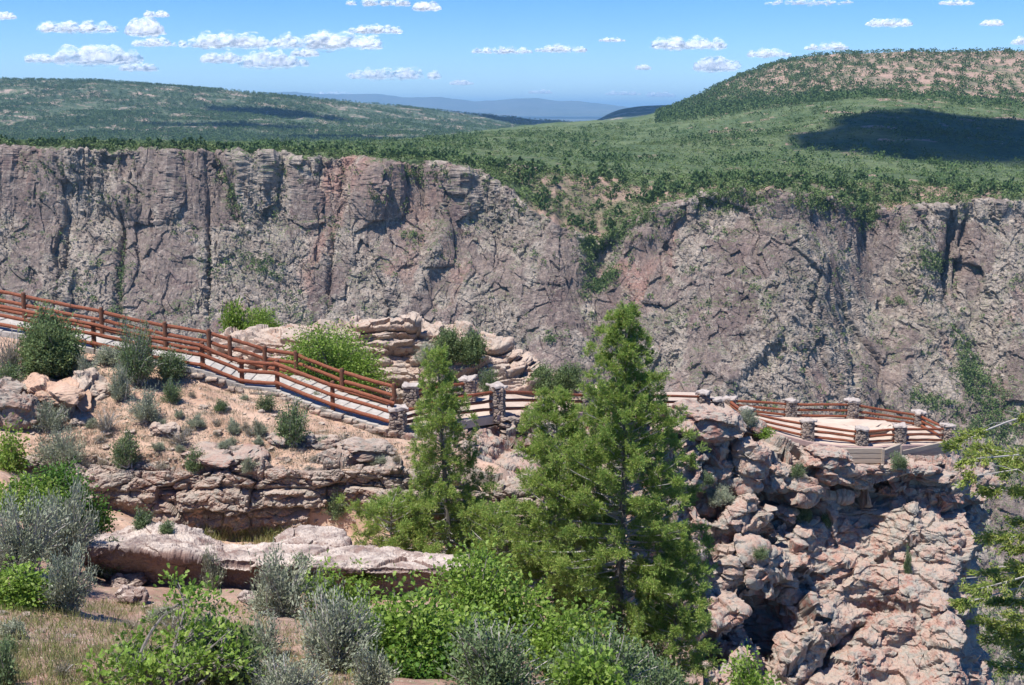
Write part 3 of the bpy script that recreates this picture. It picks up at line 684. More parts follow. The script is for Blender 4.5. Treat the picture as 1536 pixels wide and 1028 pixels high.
# ------------------------------------------------------------------ trail, stairs, fences
def block_mesh(L, W, H, seed, rough=.02, n=(14, 10, 4), bev=.03):
    """a hewn stone block, corners rounded"""
    bm = bmesh.new(); bmesh.ops.create_cube(bm, size=1)
    bmesh.ops.scale(bm, vec=(L, W, H), verts=bm.verts)
    bmesh.ops.bevel(bm, geom=bm.edges[:], offset=min(bev, H * .3), segments=2, profile=.6, affect='EDGES')
    bmesh.ops.subdivide_edges(bm, edges=[e for e in bm.edges if e.calc_length() > L * .3], cuts=5, use_grid_fill=True)
    V = np.array([v.co[:] for v in bm.verts]); 
    d = np.stack([fbm(V / .3 + seed + 9 * k, 3, seed + k) for k in range(3)], -1) * rough
    for v, q in zip(bm.verts, V + d): v.co = q
    me = bpy.data.meshes.new('block'); bm.to_mesh(me); bm.free(); return me
def PNp(px, off=0.0, dz=0.0):
    y = np.interp(px, PN[:, 0], PN[:, 1]); D = np.interp(px, PN[:, 0], PN[:, 2])
    p = P(px, y, D); s = (D + off) / D
    q = np.array([p[0], D + off, p[2] + dz]); return q
rng = np.random.default_rng(8)
stair = empty('stone_stairway', PNp(304), 'pale stone stairway between two log fences descending the slope', 'stairway')
def add_child(o, par):
    o.parent = par; o.matrix_parent_inverse = par.matrix_basis.inverted() if False else o.matrix_parent_inverse
    o.location = Vector(o.location) - par.location; return o
xs = [-60, -25, 10, 45, 80, 112, 145, 177, 208, 238, 268, 290, 306, 322, 338, 352, 366, 390, 413, 430, 446, 462, 478, 494, 511, 528, 545, 562, 579, 596]
for i, (a, b) in enumerate(zip(xs[:-1], xs[1:])):
    A, B = PNp(a), PNp(b); c = (A + B) / 2 + np.array([0, 1.15, 0]); L = np.linalg.norm((B - A)[:2]); ang = math.atan2(B[1] - A[1], B[0] - A[0])
    z = A[2]; drop = max(.10, A[2] - B[2])
    o = link('step', block_mesh(L + .10, 2.5, drop + .12, i, .018), M['step']); o.location = (c[0], c[1], z - (drop + .12) / 2 - drop * .45); o.rotation_euler = (0, .72 * math.atan2(A[2] - B[2], L), ang)
    add_child(o, stair)
    if i % 1 == 0 and a > 285:   # dry-laid stones that carry the edge
        for k in range(3):
            st = link('edge_stone', block_mesh(L * rng.uniform(.5, 1.1), .4, rng.uniform(.09, .17), 100 + i * 3 + k, .06, bev=.05), M[('rock', 'masonry', 'tan')[(i + k) % 3]])
            q = A + (B - A) * (.18 + .32 * k); st.location = (q[0], q[1] - .10 - .08 * (k == 2), z - drop * .5 - .16 - rng.uniform(.0, .2)); st.rotation_euler = (0, 0, ang + rng.uniform(-.1, .1)); add_child(st, stair)

def log(mb, a, b, r, rng, ext=.12, sides=9):
    a, b = np.array(a, float), np.array(b, float); d = (b - a) / np.linalg.norm(b - a); a = a - d * ext; b = b + d * ext
    t = np.linspace(0, 1, 9)[:, None]; w = np.sin(t * math.pi) * rng.normal(0, .018, 3) + rng.normal(0, .006, (9, 3))
    mb.tube(a + (b - a) * t + w, r * (1.06 - .16 * t[:, 0]) * (1 + rng.normal(0, .03, 9)), sides)
def fence(label, pts, heights, rng, off=-.07, group=None):
    root = empty('log_fence', pts[0], label, 'fence', group)
    loc = np.array(pts[0])
    for i, p in enumerate(pts):
        p = np.array(p) - loc
        mb = MB(); mb.tube([p + [0, 0, -.5], p + [0, 0, .4], p + [.01, 0, 1.06], p + [0.01, 0, 1.10]], [.095, .09, .088, .07], 10); mb.build('post', M['post'], root)
        if i + 1 < len(pts):
            q = np.array(pts[i + 1]) - loc
            for h in heights:
                mb = MB(); r = [0, off, h]; log(mb, p + r, q + r, .08, rng); mb.build('rail', M['wood'], root)
    return root
nearx = [-120, -30, 60, 141, 225, 304, 363, 416, 499, 588]
fence('log rail fence along the camera side of the stone stairway', [PNp(x, .05) for x in nearx], (.93, .56, .17), rng)
farx = [-90, 0, 122, 222, 291, 324, 379, 428, 500, 582]
fence('log rail fence along the canyon side of the stone stairway', [PNp(x, 2.45) for x in [x * 1.0 for x in farx]], (.93, .56, .17), rng, off=.07)

def pillar_mesh(seed):
    n = 26; 
    g = np.linspace(-1, 1, n); Vs = []; Fs = []; k = 0
    for ax, sg in ((0, 1), (0, -1), (1, 1), (1, -1)):
        a, z = np.meshgrid(g, np.linspace(0, 1, n * 2)); V = np.zeros(a.shape + (3,)); V[..., ax] = sg; V[..., 1 - ax] = a; V[..., 2] = z
        f = grid_faces(n * 2, n); 
        Vs.append(V.reshape(-1, 3)); Fs.append(f + k); k += n * n * 2
    V = np.concatenate(Vs); r = np.maximum(np.abs(V[:, 0]), np.abs(V[:, 1])); 
    th = np.linalg.norm(V[:, :2], axis=1); V[:, :2] *= (1 / np.maximum(th, 1e-6) * .35 + .65)[:, None] 
    V[:, :2] *= .27 * (1.1 - .12 * V[:, 2:3])
    N = V.copy(); N[:, 2] = 0; N /= np.linalg.norm(N, axis=1, keepdims=True) + 1e-9
    f1, f2, c, _t = worley(V * np.array([1, 1, 1.0]) / np.array([.17, .17, .11]) + seed * 5, seed)
    d = np.clip((f2 - f1) / .25, 0, 1) ** .5 * .085 + c * .07 - .07
    V = V + N * d[:, None]
    return mesh_from('pillar_shaft', V, Fs, False)
PMs = [pillar_mesh(s) for s in (1, 2, 3)]
CPm = [block_mesh(.70, .62, .12, s, .12, bev=.05) for s in (31, 32, 33)]
pil = {}
def pillar(key, px, ytop, ybot, D, label):
    b = P(px, ybot, D); t = P(px, ytop, D); H = (t[2] - b[2]) - .12
    e = empty('stone_pillar', b, label, 'pillar', 'stone pillars of the overlook railing', rng.uniform(-.2, .2))
    s = link('shaft', var(PMs[len(pil) % 3], M['masonry']), None, e); s.scale = (1, 1, H + .3); s.location = (0, 0, -.3)
    c = link('cap', var(CPm[len(pil) % 3], M['cap']), None, e); c.location = (rng.uniform(-.03, .03), 0, H + .05); c.rotation_euler = (rng.uniform(-.05, .05), rng.uniform(-.06, .06), rng.uniform(0, 6))
    pil[key] = (b, H); return e
pillar('n0', 597, 610, 642, 44.6, 'stone pillar at the foot of the stairway, camera side')
pillar('n1', 664, 592, 630, 46.4, 'stone pillar half hidden by the narrow conifer')
pillar('n2', 746, 576, 622, 48.5, 'tall stone pillar right of the narrow conifer')
pillar('n3', 880, 583, 620, 52.5, 'stone pillar hidden within the tall conifer crown')
pillar('f0', 617, 576, 614, 48.0, 'stone pillar at the foot of the stairway, canyon side')
pillar('f1', 703, 565, 598, 50.5, 'stone pillar beneath the shrubs of the tan outcrop')
pillar('n4', 1055, 587, 616, 57, 'leftmost stone pillar standing on the big grey boulder')
pillar('n5', 1076, 597, 618, 57.4, 'short stone pillar between two taller ones on the big boulder')
pillar('f3', 1094, 595, 616, 61, 'stone pillar where the straight far railing of the overlook starts')
pillar('n6', 1120, 612, 636, 58, 'stone pillar beside the sage bush on the promontory rim')
pillar('f4', 1185, 599, 629, 62, 'light stone pillar on the far railing, second from its left end')
pillar('n7', 1211, 629, 661, 57.8, 'dark stone pillar on the near railing above the lumpy rock shelf')
pillar('f5', 1277, 599, 631, 63, 'tall light stone pillar at the bend of the far railing')
pillar('n8', 1291, 641, 669, 57.9, 'dark stone pillar at the near railing bend over the plank wall')
pillar('n9', 1348, 636, 666, 59, 'dark stone pillar midway along the plank wall')
pillar('f6', 1378, 617, 641, 64, 'stone pillar on the far railing nearest the overlook tip')
pillar('n10', 1420, 636, 666, 61, 'stone pillar at the outer tip of the overlook')
def rails(a, b, label, hs=(.82, .52, .22), n=None):
    pa, Ha = pil[a]; pb, Hb = pil[b]
    e = empty('log_railing', pa, label, 'railing', 'log railings between the stone pillars')
    for h in hs:
        mb = MB(); log(mb, [0, 0, Ha * h], np.array(pb) - np.array(pa) + [0, 0, Hb * h], .07, rng, -.08); mb.build('rail', M['wood'], e)
for a, b, l in [('n0', 'n1', 'log railing from the stairway foot into the narrow conifer'), ('n1', 'n2', 'log railing rising from the narrow conifer to the tall pillar'),
                ('n2', 'n3', 'log railing from the tall pillar into the tall conifer crown'), ('n3', 'n4', 'log railing emerging from the tall conifer toward the big boulder'),
                ('f0', 'f1', 'log railing on the canyon side behind the narrow conifer'), ('n4', 'n5', 'very short log railing on top of the big grey boulder'), 
                ('f3', 'n6', 'short sloping log railing beside the pale leaning rock'), ('n6', 'n7', 'log railing descending over the promontory rim rocks'),
                ('n7', 'n8', 'near log railing just left of the plank wall bend'), ('n8', 'n9', 'short near log railing between two dark pillars above the plank wall'), ('n9', 'n10', 'near log railing ending at the overlook tip'),
                ('f3', 'f4', 'far log railing, leftmost straight stretch of the overlook'), ('f4', 'f5', 'far log railing, middle stretch behind the sandy floor'), ('f5', 'f6', 'far log railing sloping down to the right'), ('f6', 'n10', 'short steep log railing closing the overlook tip')]:
    rails(a, b, l)
# paving of the trail and overlook
def poly(name, pts, mat, kind='structure', th=.0):
    bm = bmesh.new(); vs = [bm.verts.new(p) for p in pts]; f = bm.faces.new(vs)
    bmesh.ops.triangulate(bm, faces=[f]); 
    me = bpy.data.meshes.new(name); bm.to_mesh(me); bm.free(); o = link(name, me, mat); o['kind'] = kind; return o
def strip(name, A, B, mat, z=0.0, kind='structure', n=160, thick=0.35):
    A = smooth_interp(np.array(A, float), n, 0); B = smooth_interp(np.array(B, float), n, 0)
    t = np.linspace(0, 1, 24)[:, None, None]; G = B[None] * (1 - t) + A[None] * t
    G[..., 2] += z + fbm(G / 1.2, 4, 7) * .05
    lo = G[-1:].copy(); lo[..., 2] -= thick; hi = G[:1].copy(); hi[..., 2] -= thick
    G = np.concatenate([hi, G, lo]); o = link(name, mesh_from(name, G, [grid_faces(*G.shape[:2])], False), mat); o['kind'] = kind; return o
tx = [590, 625, 664, 705, 746, 830, 950, 1040, 1076, 1120]
strip('path', [PNp(x, -.15) for x in tx], [PNp(x, 3.6) for x in tx], M['paving'])
NE = [pil['n6'][0], pil['n7'][0], pil['n8'][0], pil['n9'][0], pil['n10'][0]]
FE = [pil['f3'][0], pil['f4'][0], pil['f5'][0], pil['f6'][0], pil['n10'][0] + np.array([0.3, .6, 0])]
strip('overlook_floor', [p + np.array([0, -.3, 0]) for p in NE], [p + np.array([0, .35, 0]) for p in FE], M['paving'], z=.06, thick=1.6)
def curb(A, label):
    A = smooth_interp(np.array(A, float), 80, 0); prof = np.array([[0.12, 0, -.02], [.12, 0, .08], [-.1, 0, .08], [-.12, 0, -.16]])
    G = np.stack([A + np.array([0, q[0], q[2]]) for q in prof]); o = link('curb', mesh_from('curb', G, [grid_faces(*G.shape[:2])], False), M['curb']); return set_props(o, label, 'curb')
curb([p + np.array([0, -.5, 0.0]) for p in NE], 'mauve paved curb edging the overlook on the camera side')
curb([PNp(x, -.35) for x in (746, 790, 830, 900, 950, 1000, 1040)], 'mauve curb edging the trail beside the tall conifer')
# stepped rock dome in the middle of the overlook floor
for (a, b, y, w, l) in ((1, 1, 0, 0, ''),):
    c = (NE[1] + NE[2] + FE[1] + FE[2]) / 4
    o = link('boulder', var(BM[3], M['paving']), None); o.location = (c[0] + .3, c[1] + .6, c[2] - .05); o.scale = (3.4, 1.6, .9)
    set_props(o, 'low pale sandstone hump in the middle of the overlook floor', 'rock')
# plank retaining wall
wallp = [P(1225, 671, 57.6), P(1262, 672, 57.1), P(1324, 673, 57.1), P(1350, 668, 58.3), P(1427, 668, 60.4)]
root = empty('plank_wall', wallp[0], 'grey weathered plank retaining wall under the overlook tip', 'wall')
for i in range(4):
    a, b = wallp[i] - wallp[0], wallp[i + 1] - wallp[0]; L = np.linalg.norm((b - a)[:2]); ang = math.atan2(b[1] - a[1], b[0] - a[0])
    for k in range(3):
        o = link('board', block_mesh(L + .02, .16, .245, 300 + i * 5 + k, .008, bev=.012), M['plank'], root); m = (a + b) / 2
        o.location = (m[0], m[1] + .01 * k, m[2] - .12 - k * .255); o.rotation_euler = (0, 0, ang)
    if i:
        o = link('wall_post', block_mesh(.14, .12, .78, 330 + i, .01, bev=.015), M['plank'], root); o.location = (a[0], a[1] - .1, a[2] - .38)
# low masonry wall under the trail near the tall pillar
a, b = P(752, 620, 48.2), P(850, 622, 51); root = empty('masonry_wall', a, 'low dry-stone wall of grey blocks right of the tall pillar', 'wall')
for r in range(4):
    x = 0.
    while x < 1:
        w = rng.uniform(.09, .2); q = (b - a) * min(1, x + w / 2)
        o = link('stone', var(BS[int(rng.integers(3))], M['masonry']), None, root); o.location = (q[0], q[1] - .25 - r * .05, q[2] - .2 - r * .24); o.scale = (w * 1.7, .22, .19)
        o.rotation_euler = (0, rng.uniform(-.15, .15), .3); x += w
print('fences', time.time() - T0)
# ------------------------------------------------------------------ plants
def bez(a, b, rng, bend=.2, n=5, up=.15):
    t = np.linspace(0, 1, n)[:, None]; L = np.linalg.norm(b - a)
    m = rng.normal(0, bend, 3) * L; m[2] += up * L
    return a * (1 - t) + b * t + m * (t * (1 - t)) * 1.6
def shrub_parts(kind, w, h, seed, dens=1.0):
    """kind: oak, sage, green, dry, juniper. returns (foliage MB, stems MB) around the origin"""
    rng = np.random.default_rng(seed); fo, st = MB(), MB()
    R = w / 2
    n = int({'oak': 46, 'sage': 90, 'green': 70, 'dry': 70, 'juniper': 90}[kind] * dens)
    lump = rng.uniform(.5, 1.2, 7)
    for i in range(n):
        az = rng.uniform(0, 2 * math.pi); lf = lump[int(az / (2 * math.pi) * 7) % 7]
        e = rng.random() ** .6
        el = math.acos(e) if kind != 'oak' else math.acos(rng.random() ** .9)
        rr = rng.uniform(.7, 1.12) * lf if rng.random() < .75 else rng.uniform(.35, .7)
        tip = np.array([math.cos(az) * math.sin(el) * R * rr, math.sin(az) * math.sin(el) * R * rr, h * (.12 + .88 * math.cos(el)) * min(rr, 1.08)])
        base = rng.normal(0, .07 * w, 3) * [1, 1, 0]
        pts = bez(base, tip, rng, .10, 6, .12)
        if i % (1 if w < 2 else 1) == 0: st.tube(pts, np.linspace(.014, .004, 6) * (1 + .35 * w), 3, False)
        L = np.linalg.norm(tip)
        if kind == 'oak':
            m = int(60 * dens ** .3); cl = rng.normal(0, 1, (m, 3)) * [.16, .16, .12] * (0.6 + .3 * w) ; c = tip * rng.uniform(.78, 1.04) + cl
            A = cl + rng.normal(0, .1, (m, 3)) + [0, 0, -.02]; leaves(fo, c, A, rng.uniform(.07, .12, m), .62, 'oak', rng)
        else:
            m = {'sage': 80, 'green': 80, 'dry': 26, 'juniper': 110}[kind]
            t = rng.uniform(.35, 1.0, m); k = t * 5; j = np.minimum(k.astype(int), 4); f = (k - j)[:, None]
            c = pts[j] * (1 - f) + pts[j + 1] * f
            sp = {'sage': .045, 'green': .06, 'dry': .05, 'juniper': .08}[kind] * (.6 + .5 * w)
            c = c + rng.normal(0, sp, (m, 3)); d = (pts[-1] - pts[0]) / L
            A = d[None] * {'sage': 1.2, 'green': .7, 'dry': 1., 'juniper': .5}[kind] + rng.normal(0, .5, (m, 3))
            ln = {'sage': (.035, .075), 'green': (.03, .07), 'dry': (.05, .11), 'juniper': (.04, .085)}[kind]
            leaves(fo, c, A, rng.uniform(*ln, m) * (.75 + .35 * w), {'sage': .35, 'green': .5, 'dry': .10, 'juniper': .5}[kind], 'dia', rng)
            if kind == 'sage':   # upright flowering twigs
                for _ in range(2):
                    q = tip + rng.normal(0, .05 * w, 3); tt = q + np.array([rng.normal(0, .03), rng.normal(0, .03), rng.uniform(.08, .2)]) * (.7 + .4 * w)
                    m2 = 9; s_ = rng.random((m2, 1)); leaves(fo, q * (1 - s_) + tt * s_, np.tile((tt - q), (m2, 1)) + rng.normal(0, .03, (m2, 3)), .05, .3, 'dia', rng)
    return fo, st
KM_ = {'oak': ('oak', 'bark', 'oak_shrub', 'shrub'), 'sage': ('sage', 'twig', 'sagebrush', 'sagebrush'), 'green': ('sagegreen', 'twig', 'green_shrub', 'shrub'), 'dry': ('dry', 'twig', 'dry_shrub', 'shrub'), 'juniper': ('firdark', 'bark', 'juniper_shrub', 'shrub')}
PROTO = {}
def shrub(px, py, w, h, kind, label, dens=1.0, mat=None, group=None, D=None, objs=GROUND):
    """w,h in photo pixels; base at (px,py)"""
    p = at(px, py, objs) if D is None else Vector(P(px, py, D))
    if p is None: print('shrub miss', px, py); return
    s = p.y / FPX * 1.15; W, H = w * s, h * s
    mt, sm, nm, cat = KM_[kind]; mt = mat or mt
    big = W > 1.6
    cls = (kind, mt, len(PROTO)) if big else (kind, mt, int(min(2, W / .45)), int(px) % 2)
    if cls not in PROTO:
        bw = W if big else {0: .4, 1: .8, 2: 1.3}[cls[2]]; bh = H if big else bw * .8
        dn = dens * (max(1, W * H / 1.6) ** .8 if big else {0: .35, 1: .6, 2: .9}[cls[2]])
        fo, st = shrub_parts(kind, bw, bh, 1000 + len(PROTO) * 7, dn)
        a = fo.build('foliage', M[mt]); b = st.build('stems', M[sm])
        PROTO[cls] = (a.data, b.data, bw, bh); bpy.data.objects.remove(a); bpy.data.objects.remove(b)
    f, t, bw, bh = PROTO[cls]
    e = empty(nm, p, label, cat, group, (px * 1.7) % 6.28, (W / bw, W / bw, H / bh))
    link('foliage', f, None, e); link('stems', t, None, e)
    return e
S = [
 (78, 562, 108, 96, 'juniper', 'big dark green juniper shrub in front of the upper fence at far left'),
 (18, 556, 60, 60, 'dry', 'grey leafless brush at the left edge beside the big juniper shrub'),
 (15, 575, 50, 30, 'green', 'small green shrub at the left edge above the undercut block'),
 (127, 572, 48, 34, 'sage', 'grey-green sage at the foot of the big juniper shrub'),
 (160, 545, 46, 22, 'sage', 'low pale sage beneath the lowest rail of the upper fence'),
 (205, 577, 66, 92, 'green', 'tall upright grey-green shrub covering the fence'),
 (256, 570, 62, 52, 'green', 'olive shrub leaning on the fence right of the tall one'),
 (183, 600, 40, 46, 'sage', 'round blue-grey sage on the sand below the tall upright shrub'),
 (258, 605, 34, 34, 'green', 'round bright green shrub on the sand below the olive shrub'),
 (221, 632, 50, 42, 'sage', 'wide sage bush with grey crown beside the weathered stones'),
 (75, 648, 50, 40, 'sage', 'sage bush below the tan sandstone hump'),
 (160, 648, 44, 36, 'dry', 'grey twiggy brush left of the wide sage bush'),
 (95, 702, 74, 54, 'sage', 'broad blue-grey sage left of the dark ledge'),
 (190, 700, 52, 52, 'green', 'brownish green shrub at the top of the dark ledge, left end'),
 (330, 617, 24, 18, 'green', 'tiny dark green shrub midway up the sandy slope'),
 (399, 617, 27, 25, 'green', 'small round green shrub just under the stairway'),
 (438, 668, 60, 62, 'green', 'spiky dark green shrub alone on the open sandy slope'),
 (290, 706, 34, 32, 'green', 'small green shrub on the rim of the dark ledge'),
 (352, 650, 26, 20, 'sage', 'low grey sage left of the spiky dark green shrub'),
 (390, 652, 26, 22, 'sage', 'small sage immediately left of the spiky green shrub'),
 (295, 640, 34, 16, 'sage', 'low grey sage in the middle of the sandy slope'),
 (270, 668, 44, 24, 'dry', 'dry grey tuft between sandy rocks above the ledge'),
 (520, 668, 40, 20, 'dry', 'dry brush beside the wide flat rock'),
 (372, 706, 30, 20, 'sage', 'small sage on the dark ledge rim at its centre'),
 (505, 776, 40, 44, 'green', 'green shrub growing on the face of the dark ledge'),
 (212, 792, 34, 30, 'green', 'small green shrub at the foot of the dark ledge, left'),
 (250, 800, 28, 18, 'green', 'low green tuft right of the one at the ledge foot'),
 (15, 705, 50, 54, 'oak', 'bright oak shrub at the left edge under the broad sage'),
 (92, 770, 96, 66, 'oak', 'bright green oak shrub between broad sage and dark ledge'),
 (30, 775, 90, 56, 'oak', 'bright oak shrub behind the tall silver sage at left edge'),
 (140, 800, 50, 50, 'oak', 'dark green oak sprig at the left end of the long slab'),
 (30, 862, 130, 110, 'sage', 'tall silver sagebrush at the left edge'),
 (100, 850, 90, 110, 'sage', 'tall silver sagebrush with upright twigs right of its twin'),
 (100, 918, 84, 90, 'sage', 'blue-grey sage with dark base in front of the silver sagebrush'),
 (30, 910, 90, 66, 'oak', 'bright large-leaved oak shrub at the left edge'),
 (168, 862, 60, 54, 'green', 'dark green shrub leaning on the left end of the long slab'),
 (320, 882, 40, 58, 'sage', 'pale sage standing against the brown slab face'),
 (415, 925, 110, 88, 'sage', 'large silver sage in front of the slab'),
 (500, 1002, 120, 110, 'sage', 'large grey-twigged sage at the bottom left of the oak thicket'),
 (395, 990, 60, 60, 'sage', 'low silvery sage between two large sages'),
 (455, 870, 70, 40, 'green', 'dull green shrub against the slab, above the large silver sage'),
 (600, 1000, 210, 108, 'oak', 'broad bright oak thicket below the slab'),
 (730, 962, 170, 120, 'oak', 'bright oak thicket right of the broad one, under the conifers'),
 (505, 925, 90, 66, 'oak', 'oak sprigs rising beside the large silver sage'),
 (840, 1010, 150, 110, 'oak', 'oak shrub at the foot of the tall conifer'),
 (740, 1045, 160, 120, 'green', 'grey-green fine-leaved bush at the bottom edge'),
 (900, 1050, 160, 110, 'green', 'grey-green bush at the bottom edge under the tall conifer'),
 (620, 1045, 110, 70, 'oak', 'low dark oak at the bottom edge left of the grey-green bush'),
 (330, 1040, 130, 130, 'juniper', 'dark fine-leaved shrub behind the sprawling oak at the bottom'),
 (5, 1030, 40, 60, 'green', 'green weed clump in the bottom left corner'),
 (545, 870, 40, 24, 'oak', 'small oak sprig against the slab face'),
 (505, 590, 150, 92, 'oak', 'bright green oak shrub behind the stairway fence'),
 (352, 512, 34, 60, 'oak', 'narrow bright shrub behind the fence at the outcrop left end'),
 (395, 512, 46, 48, 'oak', 'rounded bright shrub beside the narrow one behind the fence'),
 (670, 540, 50, 46, 'juniper', 'dark juniper shrub on top of the tan outcrop'),
 (708, 542, 46, 44, 'juniper', 'round dark juniper shrub right of its twin on the tan outcrop'),
 (640, 545, 40, 26, 'sage', 'grey sage in a crevice of the tan outcrop'),
 (815, 590, 44, 38, 'juniper', 'green shrub at the right end of the tan outcrop'),
 (848, 588, 50, 44, 'juniper', 'green shrub touching the tall conifer behind the trail'),
 (733, 590, 26, 34, 'green', 'small green shrub above the tall stone pillar'),
 (1122, 640, 34, 26, 'sage', 'blue-grey sage at the foot of the rim pillar'),
 (1145, 655, 20, 12, 'oak', 'tiny bright green tuft on the promontory rim rock'),
 (1348, 704, 34, 24, 'green', 'dark green shrub growing below the plank wall'),
 (1195, 715, 26, 20, 'green', 'small shrub tucked under the rim rocks'),
 (1080, 755, 60, 24, 'sage', 'grey sage on the ledge right of the tall conifer'),
 (1060, 728, 30, 20, 'green', 'green tuft between boulders near the tall conifer'),
 (1205, 782, 34, 24, 'green', 'green shrub in the crack above the pink lobe'),
 (1140, 838, 30, 18, 'green', 'small shrub on the shelf above the dark cleft'),
 (1360, 860, 14, 40, 'green', 'thin dry-green shrub on the sunlit pink face'),
 (880, 1075, 120, 110, 'oak', 'bright oak clump at the bottom edge right of the grey-green bush'),
 (990, 1070, 110, 90, 'green', 'dull green shrub at the bottom edge under the drooping conifer'),
 (560, 1035, 80, 70, 'sage', 'grey sage at the bottom edge in front of the broad oak thicket'),
 (690, 1000, 120, 90, 'oak', 'oak clump filling the gap between the two oak thickets'),
 (430, 1060, 110, 70, 'sage', 'low silver sage cut by the bottom edge left of centre'),
 (1240, 790, 20, 26, 'green', 'little shrub beside the pink lobe'),
]
for (px, py, w, h, k, l) in S:
    kw = {}
    if (px, py) in ((505, 590),): kw = dict(D=50.5)
    elif (px, py) in ((352, 512), (395, 512)): kw = dict(D=63)
    elif py >= 1040 or (px, py) in ((840, 1010), (730, 962)): kw = dict(D={740: 16.5, 900: 19, 620: 17, 330: 14.5, 840: 21, 730: 22, 880: 17, 990: 20, 430: 13.5}[px])
    mt = 'oak2' if (k == 'oak' and ('dark' in l)) else None
    shrub(px, py, w, h, k, l, mat=mt, **kw)
print('shrubs', time.time() - T0)

rng = np.random.default_rng(31)
for _ in range(46):
    px_, py_ = rng.uniform(120, 640), rng.uniform(592, 706)
    w_ = rng.uniform(13, 27); shrub(px_, py_, w_, w_ * rng.uniform(.4, .7), ('dry', 'sage', 'dry')[_ % 3], 'small grey-green or dry tuft scattered on the sandy slope', group='small tufts on the sandy slope')
for _ in range(22):
    px_, py_ = rng.uniform(-5, 420), rng.uniform(915, 1024)
    w_ = rng.uniform(20, 44); shrub(px_, py_, w_, w_ * rng.uniform(.4, .8), ('dry', 'green', 'sage')[_ % 3], 'small weed or dry tuft on the near clay', group='weeds on the near clay')
# sprawling oak in the near foreground: bare grey limbs with leaf clusters
def sprawling_oak():
    rng = np.random.default_rng(44); b0 = P(215, 1060, 12.8); e = empty('oak_shrub', b0, 'sprawling young oak with bare grey limbs at the bottom left', 'shrub')
    fo, st = MB(), MB()
    for px, py, D in [(265, 870, 14), (300, 895, 14.2), (345, 925, 14), (330, 900, 14.5), (280, 905, 13.6), (175, 985, 13), (195, 965, 13.4), (240, 985, 13.2), (262, 1000, 12.8), (285, 955, 13.5), (345, 985, 13.5), (365, 1000, 13.2), (150, 1005, 12.6), (225, 1010, 12.8), (180, 1020, 12.4), (320, 955, 13.6), (255, 960, 14), (345, 945, 13.4), (300, 985, 13), (200, 995, 12.6)]:
        tip = P(px, py, D) - b0; pts = bez(rng.normal(0, .1, 3) * [1, 1, 0], tip, rng, .22, 9, .1); st.tube(pts, np.linspace(.03, .006, 9), 5, False)
        for j in range(5):
            q = pts[-1 - j % 4] + rng.normal(0, .07, 3); st.tube(bez(pts[-3], q, rng, .2, 4), np.linspace(.008, .003, 4), 3, False)
            m = 20; cl = rng.normal(0, 1, (m, 3)) * .065; leaves(fo, q + cl, cl + [0, 0, .02], rng.uniform(.05, .095, m), .6, 'oak', rng)
    st.build('limbs', M['bark'], e); fo.build('foliage', M['oak'], e)
sprawling_oak()
p = P(1125, 1050, 30); shrub(1125, 1050, 70, 60, 'oak', 'oak sprig poking up at the bottom edge before the dark cleft', D=30)

# ------------------------------------------------------------------ conifers
def conifer(base, H, R, seed, label, nb=150, prof=None, name='fir_tree', lean=(0, 0), mat='fir', dens=1.0, leafl=.075, t0=.04):
    rng = np.random.default_rng(seed); e = empty(name, base, label, 'tree')
    tr, br, fo = MB(), MB(), MB()
    t = np.linspace(0, 1, 14); trunk = np.stack([lean[0] * t + np.sin(t * 5 + seed) * .05, lean[1] * t, H * t], -1)
    tr.tube(trunk, np.interp(t, [0, 1], [.017 * H, .012]), 8); tr.build('trunk', M['bark'], e)
    lob = rng.uniform(.72, 1.2, 24)
    for i in range(nb):
        h = t0 + (1 - t0) * (i + rng.random()) / nb; az = i * 2.4 + rng.uniform(-.5, .5)
        r = R * prof(h) * lob[int((az % 6.28) / 6.28 * 6) * 4 + int(h * 3.99)] * rng.uniform(.72, 1.12) + .12
        if rng.random() < .10: r *= .5
        a = np.array([np.interp(h, t, trunk[:, k]) for k in range(3)])
        rise = (.10 + .75 * h) * r * rng.uniform(.6, 1.3) - (.15 * r if h < .4 else 0)
        b = a + [math.cos(az) * r, math.sin(az) * r, rise]
        if b[2] > H * 1.0: b[2] = H
        pts = bez(a, b, rng, .05, 7, -.12 if h < .6 else 0); br.tube(pts, np.linspace(.006 + .012 * r, .004, 7), 4, False)
        ns = max(2, int(r * 5.2 * dens) + 1); d = (pts[-1] - pts[0]) / (r + .1)
        for j in range(ns):   # tufts of short sprays along the branch
            s = 1 - rng.random() ** 1.2 * .72 if j else 1.0; k = s * 6; q = int(min(k, 5)); c0 = pts[q] * (1 - (k - q)) + pts[q + 1] * (k - q) + rng.normal(0, .07, 3)
            big = rng.uniform(.8, 1.35) * (.8 if h > .85 else 1)
            br.tube(np.stack([pts[q], (pts[q] + c0) / 2 + [0, 0, .02], c0]), [.007, .005, .003], 3, False)
            for _ in range(10):
                tl = rng.uniform(.12, .25) * big; dv = d * .55 + rng.normal(0, .62, 3) + [0, 0, .35]; dv /= np.linalg.norm(dv) + 1e-6
                c1 = c0 + dv * tl; m = int(19 * dens); u = rng.random((m, 1)) ** .6; sg = .026 * (1.15 - .5 * u)
                leaves(fo, c0 * (1 - u) + c1 * u + rng.normal(0, 1, (m, 3)) * sg, dv[None] + rng.normal(0, .35, (m, 3)), rng.uniform(.6, 1.2, m) * leafl, .27, 'dia', rng)
    br.build('branches', M['twig'], e); o = fo.build('foliage', M[mat], e)
    print(name, len(o.data.polygons)); return e
def base_of(px, py, D): return P(px, py, D)
cone = lambda h: np.interp(h, [0, .05, .2, .4, .6, .8, 1], [.75, .95, 1.0, .82, .6, .34, .03])
